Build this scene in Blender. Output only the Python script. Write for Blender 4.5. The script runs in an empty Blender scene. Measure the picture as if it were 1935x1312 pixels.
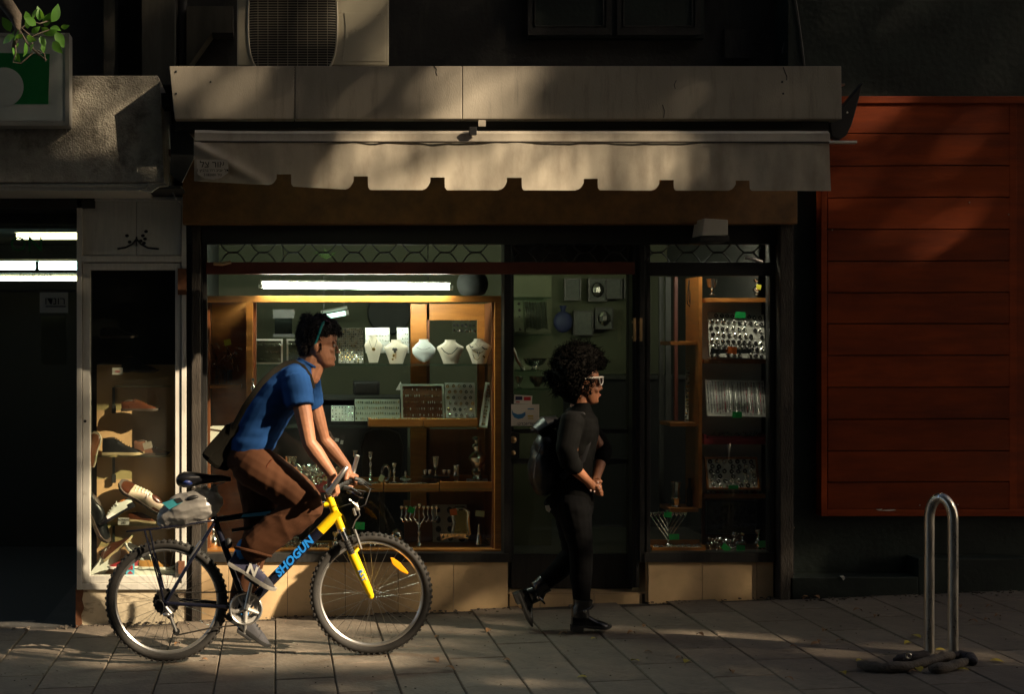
import bpy, bmesh, math, random
from mathutils import Vector, Matrix, Euler, noise
from mathutils.geometry import tessellate_polygon
random.seed(7)
R = math.radians
scene = bpy.context.scene
COL = scene.collection

# ------------------------------------------------------------------ camera, sky, sun, exposure
FPX, CAM_D, CAM_H, VX, VY = 2690.0, 8.73, 1.71, 520.0, 640.0    # focal length in photo pixels, distance to shop front, eye height
cam = bpy.data.cameras.new('camera'); cam.sensor_width = 36.0
cam.lens = 36.0 * FPX / 1935.0
cam.shift_x = (967.5 - VX) / 1935.0; cam.shift_y = (VY - 656.6) / 1935.0
cam.clip_start = 0.1; cam.clip_end = 400
co = bpy.data.objects.new('camera', cam); COL.objects.link(co)
co.location = (0, -CAM_D, CAM_H); co.rotation_euler = (R(90), 0, 0)
scene.camera = co

SUN = Vector((-0.75, 0.45, -0.55)).normalized()                   # direction the light travels
SUN_EL = math.asin(-SUN.z)
world = bpy.data.worlds.new('World'); scene.world = world; world.use_nodes = True
wn = world.node_tree.nodes; wl = world.node_tree.links
bg = wn['Background']; sky = wn.new('ShaderNodeTexSky'); sky.sky_type = 'NISHITA'; sky.sun_disc = False
sky.dust_density = 4.0; sky.ozone_density = 0.3; sky.sun_elevation = SUN_EL; sky.sun_rotation = math.atan2(-SUN.x, -SUN.y)
wl.new(sky.outputs[0], bg.inputs[0]); bg.inputs[1].default_value = 0.062
sl = bpy.data.lights.new('sun', 'SUN'); sl.energy = 5.0; sl.angle = R(0.53); sl.color = (1.0, 0.80, 0.55)
so = bpy.data.objects.new('sun', sl); COL.objects.link(so)
so.rotation_euler = SUN.to_track_quat('-Z', 'Y').to_euler(); so.location = (12, -8, 12)
vs = scene.view_settings; vs.view_transform = 'Standard'; vs.look = 'None'; vs.exposure = 1.45; vs.gamma = 1.0
vs.use_curve_mapping = False
scene.cycles.max_bounces = 8; scene.cycles.transparent_max_bounces = 24; scene.cycles.use_denoising = True
scene.cycles.sample_clamp_indirect = 4.0
SLOPE = 0.04                                                      # the pavement climbs to the right
def gz(x): return SLOPE * x
def P(px, py, Y=0.0):
    k = FPX / (CAM_D + Y)
    return Vector(((px - VX) / k, Y, CAM_H - (py - VY) / k))
def PX(px, Y=0.0): return P(px, 0, Y).x
def PZ(py, Y=0.0): return P(0, py, Y).z

# ------------------------------------------------------------------ materials
MATS = {}
def mat(name, col, rough=0.6, metal=0.0, var=0.0, vscale=6.0, stretch=(1, 1, 1), bump=0.0, bscale=80.0, spec=0.5,
        dirt=None, emit=None, rand=0.0, sheen=0.0, trans=0.0, sub=0.0):
    m = bpy.data.materials.new(name); m.use_nodes = True; MATS[name] = m
    n = m.node_tree.nodes; l = m.node_tree.links; b = n['Principled BSDF']
    b.inputs['Roughness'].default_value = rough; b.inputs['Metallic'].default_value = metal
    b.inputs['Specular IOR Level'].default_value = spec
    if sheen: b.inputs['Sheen Weight'].default_value = sheen
    if trans: b.inputs['Transmission Weight'].default_value = trans
    if sub:
        b.inputs['Subsurface Weight'].default_value = sub; b.inputs['Subsurface Radius'].default_value = (.012, .005, .003)
    c4 = lambda c: (c[0], c[1], c[2], 1)
    tc = n.new('ShaderNodeTexCoord'); mp = n.new('ShaderNodeMapping'); mp.inputs['Scale'].default_value = stretch
    l.new(tc.outputs['Object'], mp.inputs[0])
    out = None
    if var or dirt or rand:
        nz = n.new('ShaderNodeTexNoise'); nz.inputs['Scale'].default_value = vscale; nz.inputs['Detail'].default_value = 8
        nz.inputs['Roughness'].default_value = 0.65
        l.new(mp.outputs[0], nz.inputs[0])
        mx = n.new('ShaderNodeMix'); mx.data_type = 'RGBA'
        mx.inputs[6].default_value = c4([max(0, x * (1 - var)) for x in col]); mx.inputs[7].default_value = c4([min(1, x * (1 + var)) for x in col])
        rp = n.new('ShaderNodeValToRGB'); rp.color_ramp.elements[0].position = .3; rp.color_ramp.elements[1].position = .7
        l.new(nz.outputs[0], rp.inputs[0]); l.new(rp.outputs[0], mx.inputs[0]); out = mx.outputs[2]
        if dirt:
            dc, ds, lo, hi, dst = dirt
            mp2 = n.new('ShaderNodeMapping'); mp2.inputs['Scale'].default_value = dst; l.new(tc.outputs['Object'], mp2.inputs[0])
            n2 = n.new('ShaderNodeTexNoise'); n2.inputs['Scale'].default_value = ds; n2.inputs['Detail'].default_value = 10; n2.inputs['Roughness'].default_value = .7
            l.new(mp2.outputs[0], n2.inputs[0])
            r2 = n.new('ShaderNodeValToRGB'); r2.color_ramp.elements[0].position = lo; r2.color_ramp.elements[1].position = hi
            l.new(n2.outputs[0], r2.inputs[0])
            m2 = n.new('ShaderNodeMix'); m2.data_type = 'RGBA'; l.new(r2.outputs[0], m2.inputs[0]); l.new(out, m2.inputs[6]); m2.inputs[7].default_value = c4(dc)
            out = m2.outputs[2]
        if rand:
            oi = n.new('ShaderNodeObjectInfo'); hv = n.new('ShaderNodeHueSaturation')
            mr = n.new('ShaderNodeMapRange'); mr.inputs[3].default_value = 1 - rand; mr.inputs[4].default_value = 1 + rand
            l.new(oi.outputs['Random'], mr.inputs[0]); l.new(mr.outputs[0], hv.inputs['Value']); l.new(out, hv.inputs['Color']); out = hv.outputs[0]
        l.new(out, b.inputs['Base Color'])
        mr2 = n.new('ShaderNodeMapRange'); mr2.inputs[3].default_value = max(.02, rough - .12); mr2.inputs[4].default_value = min(1, rough + .12)
        l.new(nz.outputs[0], mr2.inputs[0]); l.new(mr2.outputs[0], b.inputs['Roughness'])
    else:
        b.inputs['Base Color'].default_value = c4(col)
    if bump:
        nb = n.new('ShaderNodeTexNoise'); nb.inputs['Scale'].default_value = bscale; nb.inputs['Detail'].default_value = 5
        l.new(mp.outputs[0], nb.inputs[0]); bm_ = n.new('ShaderNodeBump'); bm_.inputs['Strength'].default_value = bump; bm_.inputs['Distance'].default_value = .01
        l.new(nb.outputs[0], bm_.inputs['Height']); l.new(bm_.outputs[0], b.inputs['Normal'])
    if emit:
        b.inputs['Emission Color'].default_value = c4(emit[0]); b.inputs['Emission Strength'].default_value = emit[1]
    return m
def glass_mat(name, tint, ior=1.45, rough=0.0, dust=0.0):
    m = bpy.data.materials.new(name); m.use_nodes = True; MATS[name] = m
    n = m.node_tree.nodes; l = m.node_tree.links; n.remove(n['Principled BSDF']); o = n['Material Output']
    t = n.new('ShaderNodeBsdfTransparent'); t.inputs[0].default_value = (*tint, 1)
    g = n.new('ShaderNodeBsdfGlossy'); g.inputs['Roughness'].default_value = rough
    f = n.new('ShaderNodeLayerWeight'); f.inputs[0].default_value = .5; f0 = ((ior - 1) / (ior + 1)) ** 2      # Schlick, same from both sides of the pane
    pw = n.new('ShaderNodeMath'); pw.operation = 'POWER'; pw.inputs[1].default_value = 5; l.new(f.outputs['Facing'], pw.inputs[0])
    ma = n.new('ShaderNodeMath'); ma.operation = 'MULTIPLY_ADD'; ma.inputs[1].default_value = 1 - f0; ma.inputs[2].default_value = f0; l.new(pw.outputs[0], ma.inputs[0])
    mx = n.new('ShaderNodeMixShader'); l.new(ma.outputs[0], mx.inputs[0]); l.new(t.outputs[0], mx.inputs[1]); l.new(g.outputs[0], mx.inputs[2])
    last = mx.outputs[0]
    if dust:
        d = n.new('ShaderNodeBsdfDiffuse'); d.inputs[0].default_value = (.6, .58, .52, 1)
        nz = n.new('ShaderNodeTexNoise'); nz.inputs['Scale'].default_value = 2.2; nz.inputs['Detail'].default_value = 8
        tc = n.new('ShaderNodeTexCoord'); l.new(tc.outputs['Object'], nz.inputs[0])
        mr = n.new('ShaderNodeMapRange'); mr.inputs[1].default_value = .4; mr.inputs[2].default_value = .8; mr.inputs[4].default_value = dust
        l.new(nz.outputs[0], mr.inputs[0]); m2 = n.new('ShaderNodeMixShader'); l.new(mr.outputs[0], m2.inputs[0]); l.new(last, m2.inputs[1]); l.new(d.outputs[0], m2.inputs[2]); last = m2.outputs[0]
    l.new(last, o.inputs[0]); return m

mat('paver', (.15, .122, .093), .75, var=.35, vscale=7, bump=.45, bscale=50, rand=.20, dirt=((.045, .038, .03), 4.0, .52, .75, (1, 1, 1)))
mat('joint', (.035, .03, .026), .95, var=.4, bump=.5, bscale=90)
mat('asphalt', (.05, .05, .05), .9, var=.3, vscale=30, bump=.5, bscale=150)
mat('kerb', (.3, .29, .27), .85, var=.2)
mat('tile', (.58, .41, .225), .38, var=.14, vscale=5, bump=.06, bscale=40, rand=.05, dirt=((.32, .23, .14), 7, .58, .85, (1, 1, 1.6)))
mat('grout', (.12, .09, .06), .9)
mat('alu_white', (.60, .58, .52), .42, var=.1, vscale=9, stretch=(6, 6, .6), dirt=((.3, .27, .22), 9, .62, .8, (1, 1, 1)))
mat('alu_dark', (.035, .034, .032), .42, metal=.35, var=.3, vscale=10, stretch=(4, 4, .6))
mat('steel_black', (.012, .012, .012), .5, var=.3)
mat('plaster_cream', (.56, .48, .34), .85, var=.15, bump=.3, bscale=50, dirt=((.10, .065, .04), 6, .54, .66, (1, 1, 2.2)))
mat('stucco', (.36, .33, .27), .92, var=.3, vscale=9, bump=1.0, bscale=110, dirt=((.05, .04, .03), 5, .52, .72, (1, 1, .8)))
mat('fascia', (.29, .258, .208), .7, var=.14, vscale=5, stretch=(1.2, 1, .35), bump=.15, bscale=160, dirt=((.12, .105, .09), 5, .52, .8, (3.5, 1, .35)))
mat('canvas', (.42, .375, .30), .85, var=.12, vscale=4, bump=.15, bscale=300, dirt=((.20, .165, .125), 3, .46, .78, (1.6, 1, .6)), sheen=.2)
mat('canvas_label', (.47, .42, .34), .8, var=.1)
mat('ink', (.012, .012, .012), .6)
mat('board_brown', (.19, .088, .022), .5, var=.35, vscale=9, bump=.3, bscale=300)
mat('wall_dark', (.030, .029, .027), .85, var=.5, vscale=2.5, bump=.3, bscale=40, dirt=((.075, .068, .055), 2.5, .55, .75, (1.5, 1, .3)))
mat('wall_green', (.010, .018, .014), .5, var=.5, vscale=4, bump=.25, bscale=30)
mat('wall_stain', (.09, .08, .06), .9, var=.5, vscale=3, stretch=(2, 1, .3))
mat('orange_wood', (.235, .036, .0035), .7, spec=.2, var=.28, vscale=4, stretch=(.35, 1, 3), bump=.12, bscale=50, rand=.20, dirt=((.09, .012, .003), 2.2, .45, .8, (.5, 1, 1.6)))
mat('ac_cream', (.44, .40, .30), .55, var=.1, vscale=3, dirt=((.12, .09, .06), 14, .63, .74, (1, 1, 1.2)))
mat('ac_dark', (.02, .02, .02), .7)
mat('ac_grille', (.30, .27, .21), .5)
mat('sign_white', (.42, .45, .42), .4, var=.06)
mat('sign_green', (.005, .14, .035), .4)
mat('sign_frame', (.35, .34, .31), .45, metal=.3)
mat('wood', (.36, .125, .022), .42, var=.25, vscale=5, stretch=(1, 1, 6), bump=.05)
mat('wood_h', (.36, .125, .022), .42, var=.25, vscale=5, stretch=(.5, 2, 8), bump=.05)
mat('wood_dark', (.16, .045, .012), .5, var=.3, vscale=5, stretch=(3, 3, .5))
mat('rail_red', (.10, .022, .010), .5, var=.3)
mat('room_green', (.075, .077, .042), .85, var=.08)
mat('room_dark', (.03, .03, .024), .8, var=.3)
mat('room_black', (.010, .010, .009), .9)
mat('panel_white', (.74, .69, .60), .7, var=.08)
mat('velvet', (.48, .40, .31), .9, var=.06, sheen=.3)
mat('velvet_grey', (.50, .49, .47), .9, var=.06, sheen=.3)
mat('board_grey', (.46, .43, .36), .85, var=.12)
mat('board_pale', (.52, .50, .46), .8, var=.08)
mat('silver', (.86, .83, .76), .16, metal=1, var=.06, vscale=30)
mat('silver_dark', (.40, .38, .34), .25, metal=1)
mat('gold', (.85, .56, .18), .22, metal=1)
mat('pewter', (.06, .055, .05), .35, metal=.6)
mat('gem_dark', (.03, .022, .02), .2)
mat('gem_red', (.35, .03, .03), .2)
mat('red_cloth', (.35, .012, .02), .7)
mat('tag_green', (.01, .50, .10), .6)
mat('tag_orange', (.75, .14, .01), .6)
mat('tag_pale', (.52, .52, .28), .7)
mat('tag_yellow', (.55, .50, .03), .7)
mat('paper', (.72, .68, .60), .8)
mat('blue_print', (.03, .16, .35), .6)
mat('red_print', (.45, .02, .03), .6)
mat('navy_print', (.02, .025, .08), .6)
mat('yellow_print', (.6, .42, .06), .6)
mat('tan_board', (.56, .33, .16), .75, var=.08, vscale=4)
mat('leather_brown', (.075, .021, .009), .30, var=.25, vscale=12)
mat('leather_mid', (.14, .048, .018), .38, var=.2)
mat('leather_black', (.009, .009, .010), .35, var=.2, spec=.3)
mat('leather_white', (.72, .70, .64), .45, var=.05)
mat('leather_cream', (.60, .50, .36), .45, var=.05)
mat('leather_red', (.30, .02, .025), .5)
mat('suede_tan', (.42, .19, .04), .85, var=.15)
mat('suede_brown', (.11, .036, .014), .85, var=.15)
mat('sole_crepe', (.45, .33, .18), .85)
mat('sole_dark', (.05, .03, .02), .6)
mat('rubber_white', (.70, .68, .62), .6, var=.08)
mat('sole_worn', (.26, .245, .215), .75, var=.3, vscale=30)
mat('insole_orange', (.60, .20, .04), .7)
mat('tube_cool', (1, 1, 1), .5, emit=((.90, 1.0, .84), 60.0))
mat('tube_warm', (1, 1, 1), .5, emit=((1.0, .93, .50), 4.0))
mat('tube_blue', (1, 1, 1), .5, emit=((.62, 1.0, .98), 2.4))
mat('tube_reflection', (1, 1, 1), .5, emit=((.55, 1.0, .8), 1.2))
mat('tube_added', (1, 1, 1), .5, emit=((1.0, .95, .80), 30.0))
mat('tube_door', (1, 1, 1), .5, emit=((.9, 1.0, .72), 10.0))
mat('lamp_white', (.55, .52, .46), .5, var=.1)
mat('chrome', (.72, .70, .66), .14, metal=1)
mat('steel_worn', (.52, .48, .42), .30, metal=1, var=.25, vscale=14, stretch=(3, 3, .5))
mat('tyre', (.020, .018, .016), .8, var=.3, vscale=30)
mat('rim', (.46, .45, .43), .32, metal=.8)
mat('spoke', (.5, .48, .44), .3, metal=1)
mat('frame_navy', (.007, .008, .016), .22)
mat('frame_yellow', (.78, .50, .008), .25, var=.12, vscale=18)
mat('letter_blue', (.015, .19, .60), .35)
mat('sticker_cyan', (.12, .50, .70), .4)
mat('rubber_black', (.012, .012, .012), .6)
mat('saddle_black', (.010, .010, .012), .28)
mat('saddle_blue', (.010, .025, .14), .5)
mat('crank_alloy', (.55, .53, .50), .45, metal=.55)
mat('bar_silver', (.55, .54, .52), .3, metal=.9)
mat('reflector', (.90, .36, .01), .25)
mat('poly_bag', (.28, .265, .245), .28, var=.12, vscale=6, bump=.35, bscale=26)
mat('poly_dark', (.015, .015, .015), .5)
mat('poly_teal', (.03, .22, .26), .5)
mat('skin', (.32, .145, .080), .5, var=.22, vscale=22, bump=.12, bscale=220, spec=.35)
mat('skin_dark', (.26, .105, .052), .5, var=.15, vscale=22, bump=.1, bscale=220, spec=.35)
mat('nail', (.62, .42, .36), .35)
mat('lip', (.28, .10, .075), .45)
mat('hair_dark', (.008, .006, .005), .6, var=.4, vscale=60, spec=.2)
mat('hair_afro', (.004, .0035, .003), .9, var=.4, vscale=60, spec=.04)
mat('eye_white', (.6, .57, .52), .3)
mat('shirt_blue', (.012, .055, .185), .9, var=.1, vscale=5, bump=.12, bscale=350, spec=.15)
mat('trouser_brown', (.062, .026, .013), .92, var=.14, vscale=5, bump=.14, bscale=350, spec=.1)
mat('bag_olive', (.012, .0105, .007), .85, spec=.15, var=.2, bump=.2, bscale=200)
mat('shoe_navy', (.035, .035, .075), .75, var=.2, bump=.2, bscale=200)
mat('shoe_grey', (.028, .028, .034), .8, var=.2)
mat('sock_blue', (.03, .22, .55), .8)
mat('teal_plastic', (.01, .16, .17), .3)
mat('lens_dark', (.02, .008, .02), .15)
mat('black_cloth', (.003, .003, .003), .9, var=.2, bump=.15, bscale=300, spec=.06)
mat('black_denim', (.0032, .0032, .0036), .9, var=.2, spec=.06)
mat('boot_black', (.010, .010, .010), .22, var=.2, vscale=20, bump=.25, bscale=25)
mat('glasses_white', (.75, .70, .64), .35)
mat('rag', (.085, .068, .052), .95, var=.4, vscale=12, bump=.8, bscale=60)
mat('rag_dark', (.025, .02, .024), .85, var=.4, vscale=12, bump=.6, bscale=40)
mat('leaf_live', (.09, .24, .03), .5, var=.3, vscale=14)
mat('leaf_yellow', (.34, .27, .03), .6, var=.3)
mat('leaf_brown', (.20, .10, .04), .75, var=.3)
mat('leaf_tree', (.05, .085, .02), .6, rand=.2, var=.2)
mat('bark', (.10, .08, .06), .95, var=.4, vscale=10, bump=.8, bscale=40)
mat('post_wood', (.042, .034, .026), .85, var=.5, vscale=14, stretch=(3, 3, .5), bump=.5, bscale=60)
mat('gold_handle', (.62, .40, .20), .35, metal=.6)
mat('pipe', (.06, .055, .05), .6, var=.3)
mat('opp_wall', (.10, .09, .075), .9, var=.15)
mat('opp_glass', (.02, .022, .025), .1)
mat('frame_art', (.09, .09, .075), .6, var=.4, vscale=30)
mat('teal_art', (.02, .10, .13), .5)
mat('mirror', (.25, .30, .26), .05, metal=1)
mat('rust', (.13, .05, .02), .9, var=.4, vscale=20)
def translucent(name, w, tc=(.8, .42, .14, 1)):
    m = MATS[name]; n = m.node_tree.nodes; l = m.node_tree.links; b = n['Principled BSDF']; o = n['Material Output']
    t = n.new('ShaderNodeBsdfTranslucent'); t.inputs[0].default_value = tc; mx = n.new('ShaderNodeMixShader'); mx.inputs[0].default_value = w
    l.new(b.outputs[0], mx.inputs[1]); l.new(t.outputs[0], mx.inputs[2]); l.new(mx.outputs[0], o.inputs[0])
translucent('canvas', .15, (.62, .44, .24, 1)); translucent('poly_bag', .30, (.55, .53, .50, 1)); translucent('leaf_live', .35, (.30, .62, .06, 1))
glass_mat('glass', (.93, .96, .93), 1.42, 0.0, .02)
glass_mat('glass_door', (.86, .90, .82), 1.45, 0.0, .02)
glass_mat('shelf_glass', (.80, .92, .86), 1.4, .05, .05)

# ------------------------------------------------------------------ mesh builder and scene helpers
class MB:
    def __init__(s): s.v = []; s.f = []
    def add(s, vs, fs):
        o = len(s.v); s.v += [tuple(v) for v in vs]; s.f += [tuple(i + o for i in f) for f in fs]; return s
    def box(s, x0, x1, y0, y1, z0, z1):
        vs = [(x, y, z) for z in (z0, z1) for y in (y0, y1) for x in (x0, x1)]
        return s.add(vs, [(0, 2, 3, 1), (4, 5, 7, 6), (0, 1, 5, 4), (2, 6, 7, 3), (0, 4, 6, 2), (1, 3, 7, 5)])
    def pbox(s, px0, py0, px1, py1, Y0, Y1):                      # front face at depth Y0 covers the photo rectangle
        a = P(px0, py1, Y0); b = P(px1, py0, Y0); return s.box(a.x, b.x, Y0, Y1, a.z, b.z)
    def rings(s, rings, caps=True, closed=False):
        n = len(rings[0]); o = len(s.v)
        for r in rings: s.v += [tuple(p) for p in r]
        m = len(rings)
        for i in range(m if closed else m - 1):
            j = (i + 1) % m
            for k in range(n):
                s.f.append((o + i * n + k, o + i * n + (k + 1) % n, o + j * n + (k + 1) % n, o + j * n + k))
        if caps and not closed:
            s.f.append(tuple(o + k for k in range(n))[::-1]); s.f.append(tuple(o + (m - 1) * n + k for k in range(n)))
        return s
    def tube(s, pts, r, n=8, closed=False, caps=True, flat=1.0, up=None):
        pts = [Vector(p) for p in pts]; m = len(pts); rs = r if isinstance(r, (list, tuple)) else [r] * m
        t0 = (pts[1] - pts[0]).normalized(); a = Vector(up) if up else (Vector((0, 1, 0)) if abs(t0.y) < .9 else Vector((1, 0, 0)))
        a = (a - t0 * a.dot(t0)).normalized(); rings = []
        for i in range(m):
            if closed: t = pts[(i + 1) % m] - pts[i - 1]
            else: t = pts[min(i + 1, m - 1)] - pts[max(i - 1, 0)]
            t = t.normalized() if t.length > 1e-9 else t0
            a = a - t * a.dot(t); a = a.normalized() if a.length > 1e-6 else t.orthogonal().normalized(); b = t.cross(a)
            rings.append([pts[i] + (a * math.cos(2 * math.pi * k / n) * flat + b * math.sin(2 * math.pi * k / n)) * rs[i] for k in range(n)])
        return s.rings(rings, caps, closed)
    def lathe(s, prof, c, n=14, axis=None, squash=1.0):
        c = Vector(c); rings = []
        M = Vector(axis).to_track_quat('Z', 'Y').to_matrix() if axis else Matrix.Identity(3)
        for r, z in prof:
            rings.append([c + M @ Vector((max(r, 1e-4) * math.cos(2 * math.pi * k / n), max(r, 1e-4) * squash * math.sin(2 * math.pi * k / n), z)) for k in range(n)])
        return s.rings(rings)
    def ell(s, c, r, n=14, M=None):
        c = Vector(c); rr = r if isinstance(r, (list, tuple)) else (r, r, r); rings = []; h = max(5, n // 2)
        for i in range(h + 1):
            th = math.pi * i / h; z = -math.cos(th); q = max(math.sin(th), .02)
            ring = [Vector((rr[0] * q * math.cos(2 * math.pi * k / n), rr[1] * q * math.sin(2 * math.pi * k / n), rr[2] * z)) for k in range(n)]
            rings.append([c + (M @ p if M else p) for p in ring])
        return s.rings(rings)
    def cap(s, p0, p1, r0, r1=None, n=12):
        r1 = r0 if r1 is None else r1; p0 = Vector(p0); p1 = Vector(p1); t = (p1 - p0).normalized()
        pts = []; rs = []
        for a in (80, 55, 28, 0): pts.append(p0 - t * r0 * math.sin(R(a))); rs.append(r0 * max(math.cos(R(a)), .05))
        for a in (0, 28, 55, 80): pts.append(p1 + t * r1 * math.sin(R(a))); rs.append(r1 * max(math.cos(R(a)), .05))
        return s.tube(pts, rs, n)
    def chain(s, pts, rs, n=12):
        for i in range(len(pts) - 1): s.cap(pts[i], pts[i + 1], rs[i], rs[i + 1], n)
        return s
    def prism(s, poly, y0, y1):                                   # polygon in (x, z) given a thickness in y
        n = len(poly); tri = tessellate_polygon([[Vector((x, z, 0)) for x, z in poly]])
        vs = [(x, y0, z) for x, z in poly] + [(x, y1, z) for x, z in poly]
        area = sum(poly[i][0] * poly[(i + 1) % n][1] - poly[(i + 1) % n][0] * poly[i][1] for i in range(n))
        fs = []
        for t in tri:
            a, b, c = t; ar = (poly[b][0] - poly[a][0]) * (poly[c][1] - poly[a][1]) - (poly[c][0] - poly[a][0]) * (poly[b][1] - poly[a][1])
            if ar < 0: a, c = c, a
            fs += [(a, b, c), (c + n, b + n, a + n)]
        for i in range(n):
            j = (i + 1) % n; q = (i, i + n, j + n, j); fs.append(q if area > 0 else q[::-1])
        return s.add(vs, fs)
    def pprism(s, pts, Y0, Y1):
        return s.prism([(P(x, y, Y0).x, P(x, y, Y0).z) for x, y in pts], Y0, Y1)
    def xf(s, M): s.v = [tuple(M @ Vector(v)) for v in s.v]; return s
    def merge(s, o): return s.add(o.v, o.f)
def wloc(o):
    p = Vector((0, 0, 0))
    while o is not None: p = p + o.location; o = o.parent
    return p
def mesh_of(mb, name, smooth=False, bev=0.0):
    me = bpy.data.meshes.new(name); me.from_pydata(mb.v, [], mb.f); me.update()
    if bev:
        b = bmesh.new(); b.from_mesh(me)
        es = [e for e in b.edges if len(e.link_faces) == 2 and e.calc_face_angle(0) > .6]
        bmesh.ops.bevel(b, geom=es, offset=bev, segments=2, profile=.6, affect='EDGES', clamp_overlap=True); b.to_mesh(me); b.free()
    if smooth:
        me.shade_smooth()
        if smooth != 'full': me.set_sharp_from_angle(angle=R(42))
    return me
def obj(name, mb, m, parent=None, smooth=False, bev=0.0, kind=None, label=None):
    me = mb if isinstance(mb, bpy.types.Mesh) else mesh_of(mb, name, smooth, bev)
    if m: me.materials.clear(); me.materials.append(MATS[m])
    o = bpy.data.objects.new(name, me); COL.objects.link(o)
    if parent is not None:
        o.parent = parent; me.transform(Matrix.Translation(-wloc(parent)))
    else:
        xs = [v.co for v in me.vertices]
        base = Vector((sum(v.x for v in xs) / len(xs), sum(v.y for v in xs) / len(xs), min(v.z for v in xs)))
        me.transform(Matrix.Translation(-base)); o.location = base
    if kind: o['kind'] = kind
    if label: o['label'] = label
    return o
def thing(name, label, cat, loc, group=None):
    o = bpy.data.objects.new(name, None); COL.objects.link(o); o.location = loc; o.empty_display_size = .1
    o['label'] = label; o['category'] = cat
    if group: o['group'] = group
    return o
def tag(o, label, cat, group=None):
    o['label'] = label; o['category'] = cat
    if group: o['group'] = group
    return o
def struct(name, mb, m, **k):
    o = obj(name, mb, m, **k); o['kind'] = 'structure'; return o
def pieces(name, mb, m, places, parent, bev=0.0):                 # alike pieces sharing one mesh, built round the origin
    me = mesh_of(mb, name, False, bev); me.materials.append(MATS[m]); out = []; w = wloc(parent)
    for p in places:
        o = bpy.data.objects.new(name, me); COL.objects.link(o); o.parent = parent
        loc, rot = (p if isinstance(p, tuple) and len(p) == 2 and isinstance(p[0], Vector) else (p, (0, 0, 0)))
        o.location = Vector(loc) - w; o.rotation_euler = rot; out.append(o)
    return out
def text_mb(s, size, o, xd, zd, depth=.0008, align='CENTER', bold=0.0):
    c = bpy.data.curves.new('t', 'FONT'); c.body = s; c.size = size; c.align_x = align; c.align_y = 'CENTER'; c.extrude = depth / 2; c.offset = bold; c.resolution_u = 2
    t = bpy.data.objects.new('t', c); COL.objects.link(t); dg = bpy.context.evaluated_depsgraph_get(); me = bpy.data.meshes.new_from_object(t.evaluated_get(dg))
    xd = Vector(xd).normalized(); zd = Vector(zd).normalized(); nn = xd.cross(zd); o = Vector(o)
    mb = MB(); mb.add([o + xd * v.co.x + zd * v.co.y + nn * v.co.z for v in me.vertices], [tuple(p.vertices) for p in me.polygons])
    bpy.data.objects.remove(t); bpy.data.curves.remove(c); bpy.data.meshes.remove(me); return mb
def ptext(s, hpx, px, py, Y, depth=.0008):
    k = FPX / (CAM_D + Y); return text_mb(s, hpx / k, P(px, py, Y), (1, 0, 0), (0, 0, 1), depth)
def blob(mb, name, m, parent, voxel=.006, smooth=4, factor=.5, wrinkle=None):
    me = bpy.data.meshes.new('b'); me.from_pydata(mb.v, [], mb.f); me.update()
    t = bpy.data.objects.new('b', me); COL.objects.link(t)
    rm = t.modifiers.new('r', 'REMESH'); rm.mode = 'VOXEL'; rm.voxel_size = voxel
    if smooth: sm = t.modifiers.new('s', 'SMOOTH'); sm.iterations = smooth; sm.factor = factor
    dg = bpy.context.evaluated_depsgraph_get(); out = bpy.data.meshes.new_from_object(t.evaluated_get(dg)); out.name = name
    bpy.data.objects.remove(t); bpy.data.meshes.remove(me)
    if wrinkle:
        nn = [v.normal.copy() for v in out.vertices]
        for v, q in zip(out.vertices, nn): v.co += q * wrinkle(v.co)
    out.shade_smooth()
    return obj(name, out, m, parent)

# ------------------------------------------------------------------ the ground
def slab(x0, x1, y0, y1, top, th):
    m = MB(); vs = []
    for dz in (-th, 0):
        for y in (y0, y1):
            for x in (x0, x1): vs.append((x, y, gz(x) + top + dz))
    return m.add(vs, [(0, 2, 3, 1), (4, 5, 7, 6), (0, 1, 5, 4), (2, 6, 7, 3), (0, 4, 6, 2), (1, 3, 7, 5)])
walk = struct('pavement', slab(-30, 30, -3.0, 3.2, -.012, .3), 'joint')
struct('road', slab(-60, 60, -6.4, -3.15, -.14, .2), 'asphalt')
struct('kerb', slab(-30, 30, -3.15, -3.0, -.002, .3), 'kerb')
struct('promenade', slab(-60, 60, -40, -6.4, -.02, .3), 'paver')
PW, PL = .30, .60
pv = MB(); hw, hl, g = PW / 2 - .0035, PL / 2 - .0035, .004
vs = []
for (a, z) in ((0, -.03), (0, -.005), (g, 0)):
    vs += [(-hw + a, -hl + a, z), (hw - a, -hl + a, z), (hw - a, hl - a, z), (-hw + a, hl - a, z)]
vs = [(x, y, z + SLOPE * x) for x, y, z in vs]
fs = [(8, 9, 10, 11)] + [(b + i, b + (i + 1) % 4, b + 4 + (i + 1) % 4, b + 4 + i) for b in (0, 4) for i in range(4)]
pv.add(vs, fs); spots = []
for i in range(-9, 21):
    off = .41 if i % 2 else .10
    for j in range(5):
        y = -off - j * PL + .0
        if y < -2.75: continue
        x = (i + .5) * PW
        spots.append((Vector((x, y, gz(x) + random.uniform(-.002, .002))), (random.uniform(-.004, .004), random.uniform(-.004, .004), 0)))
pieces('paving_slab', pv, 'paver', spots, walk)

# ------------------------------------------------------------------ jewellery shop front
K0 = P(660, 1150, 0)
shop = thing('jewellery_shop', 'jewellery shop front with tiled base, dark window frames and a folding security grille', 'shop', P(700, 1160, 0))
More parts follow.
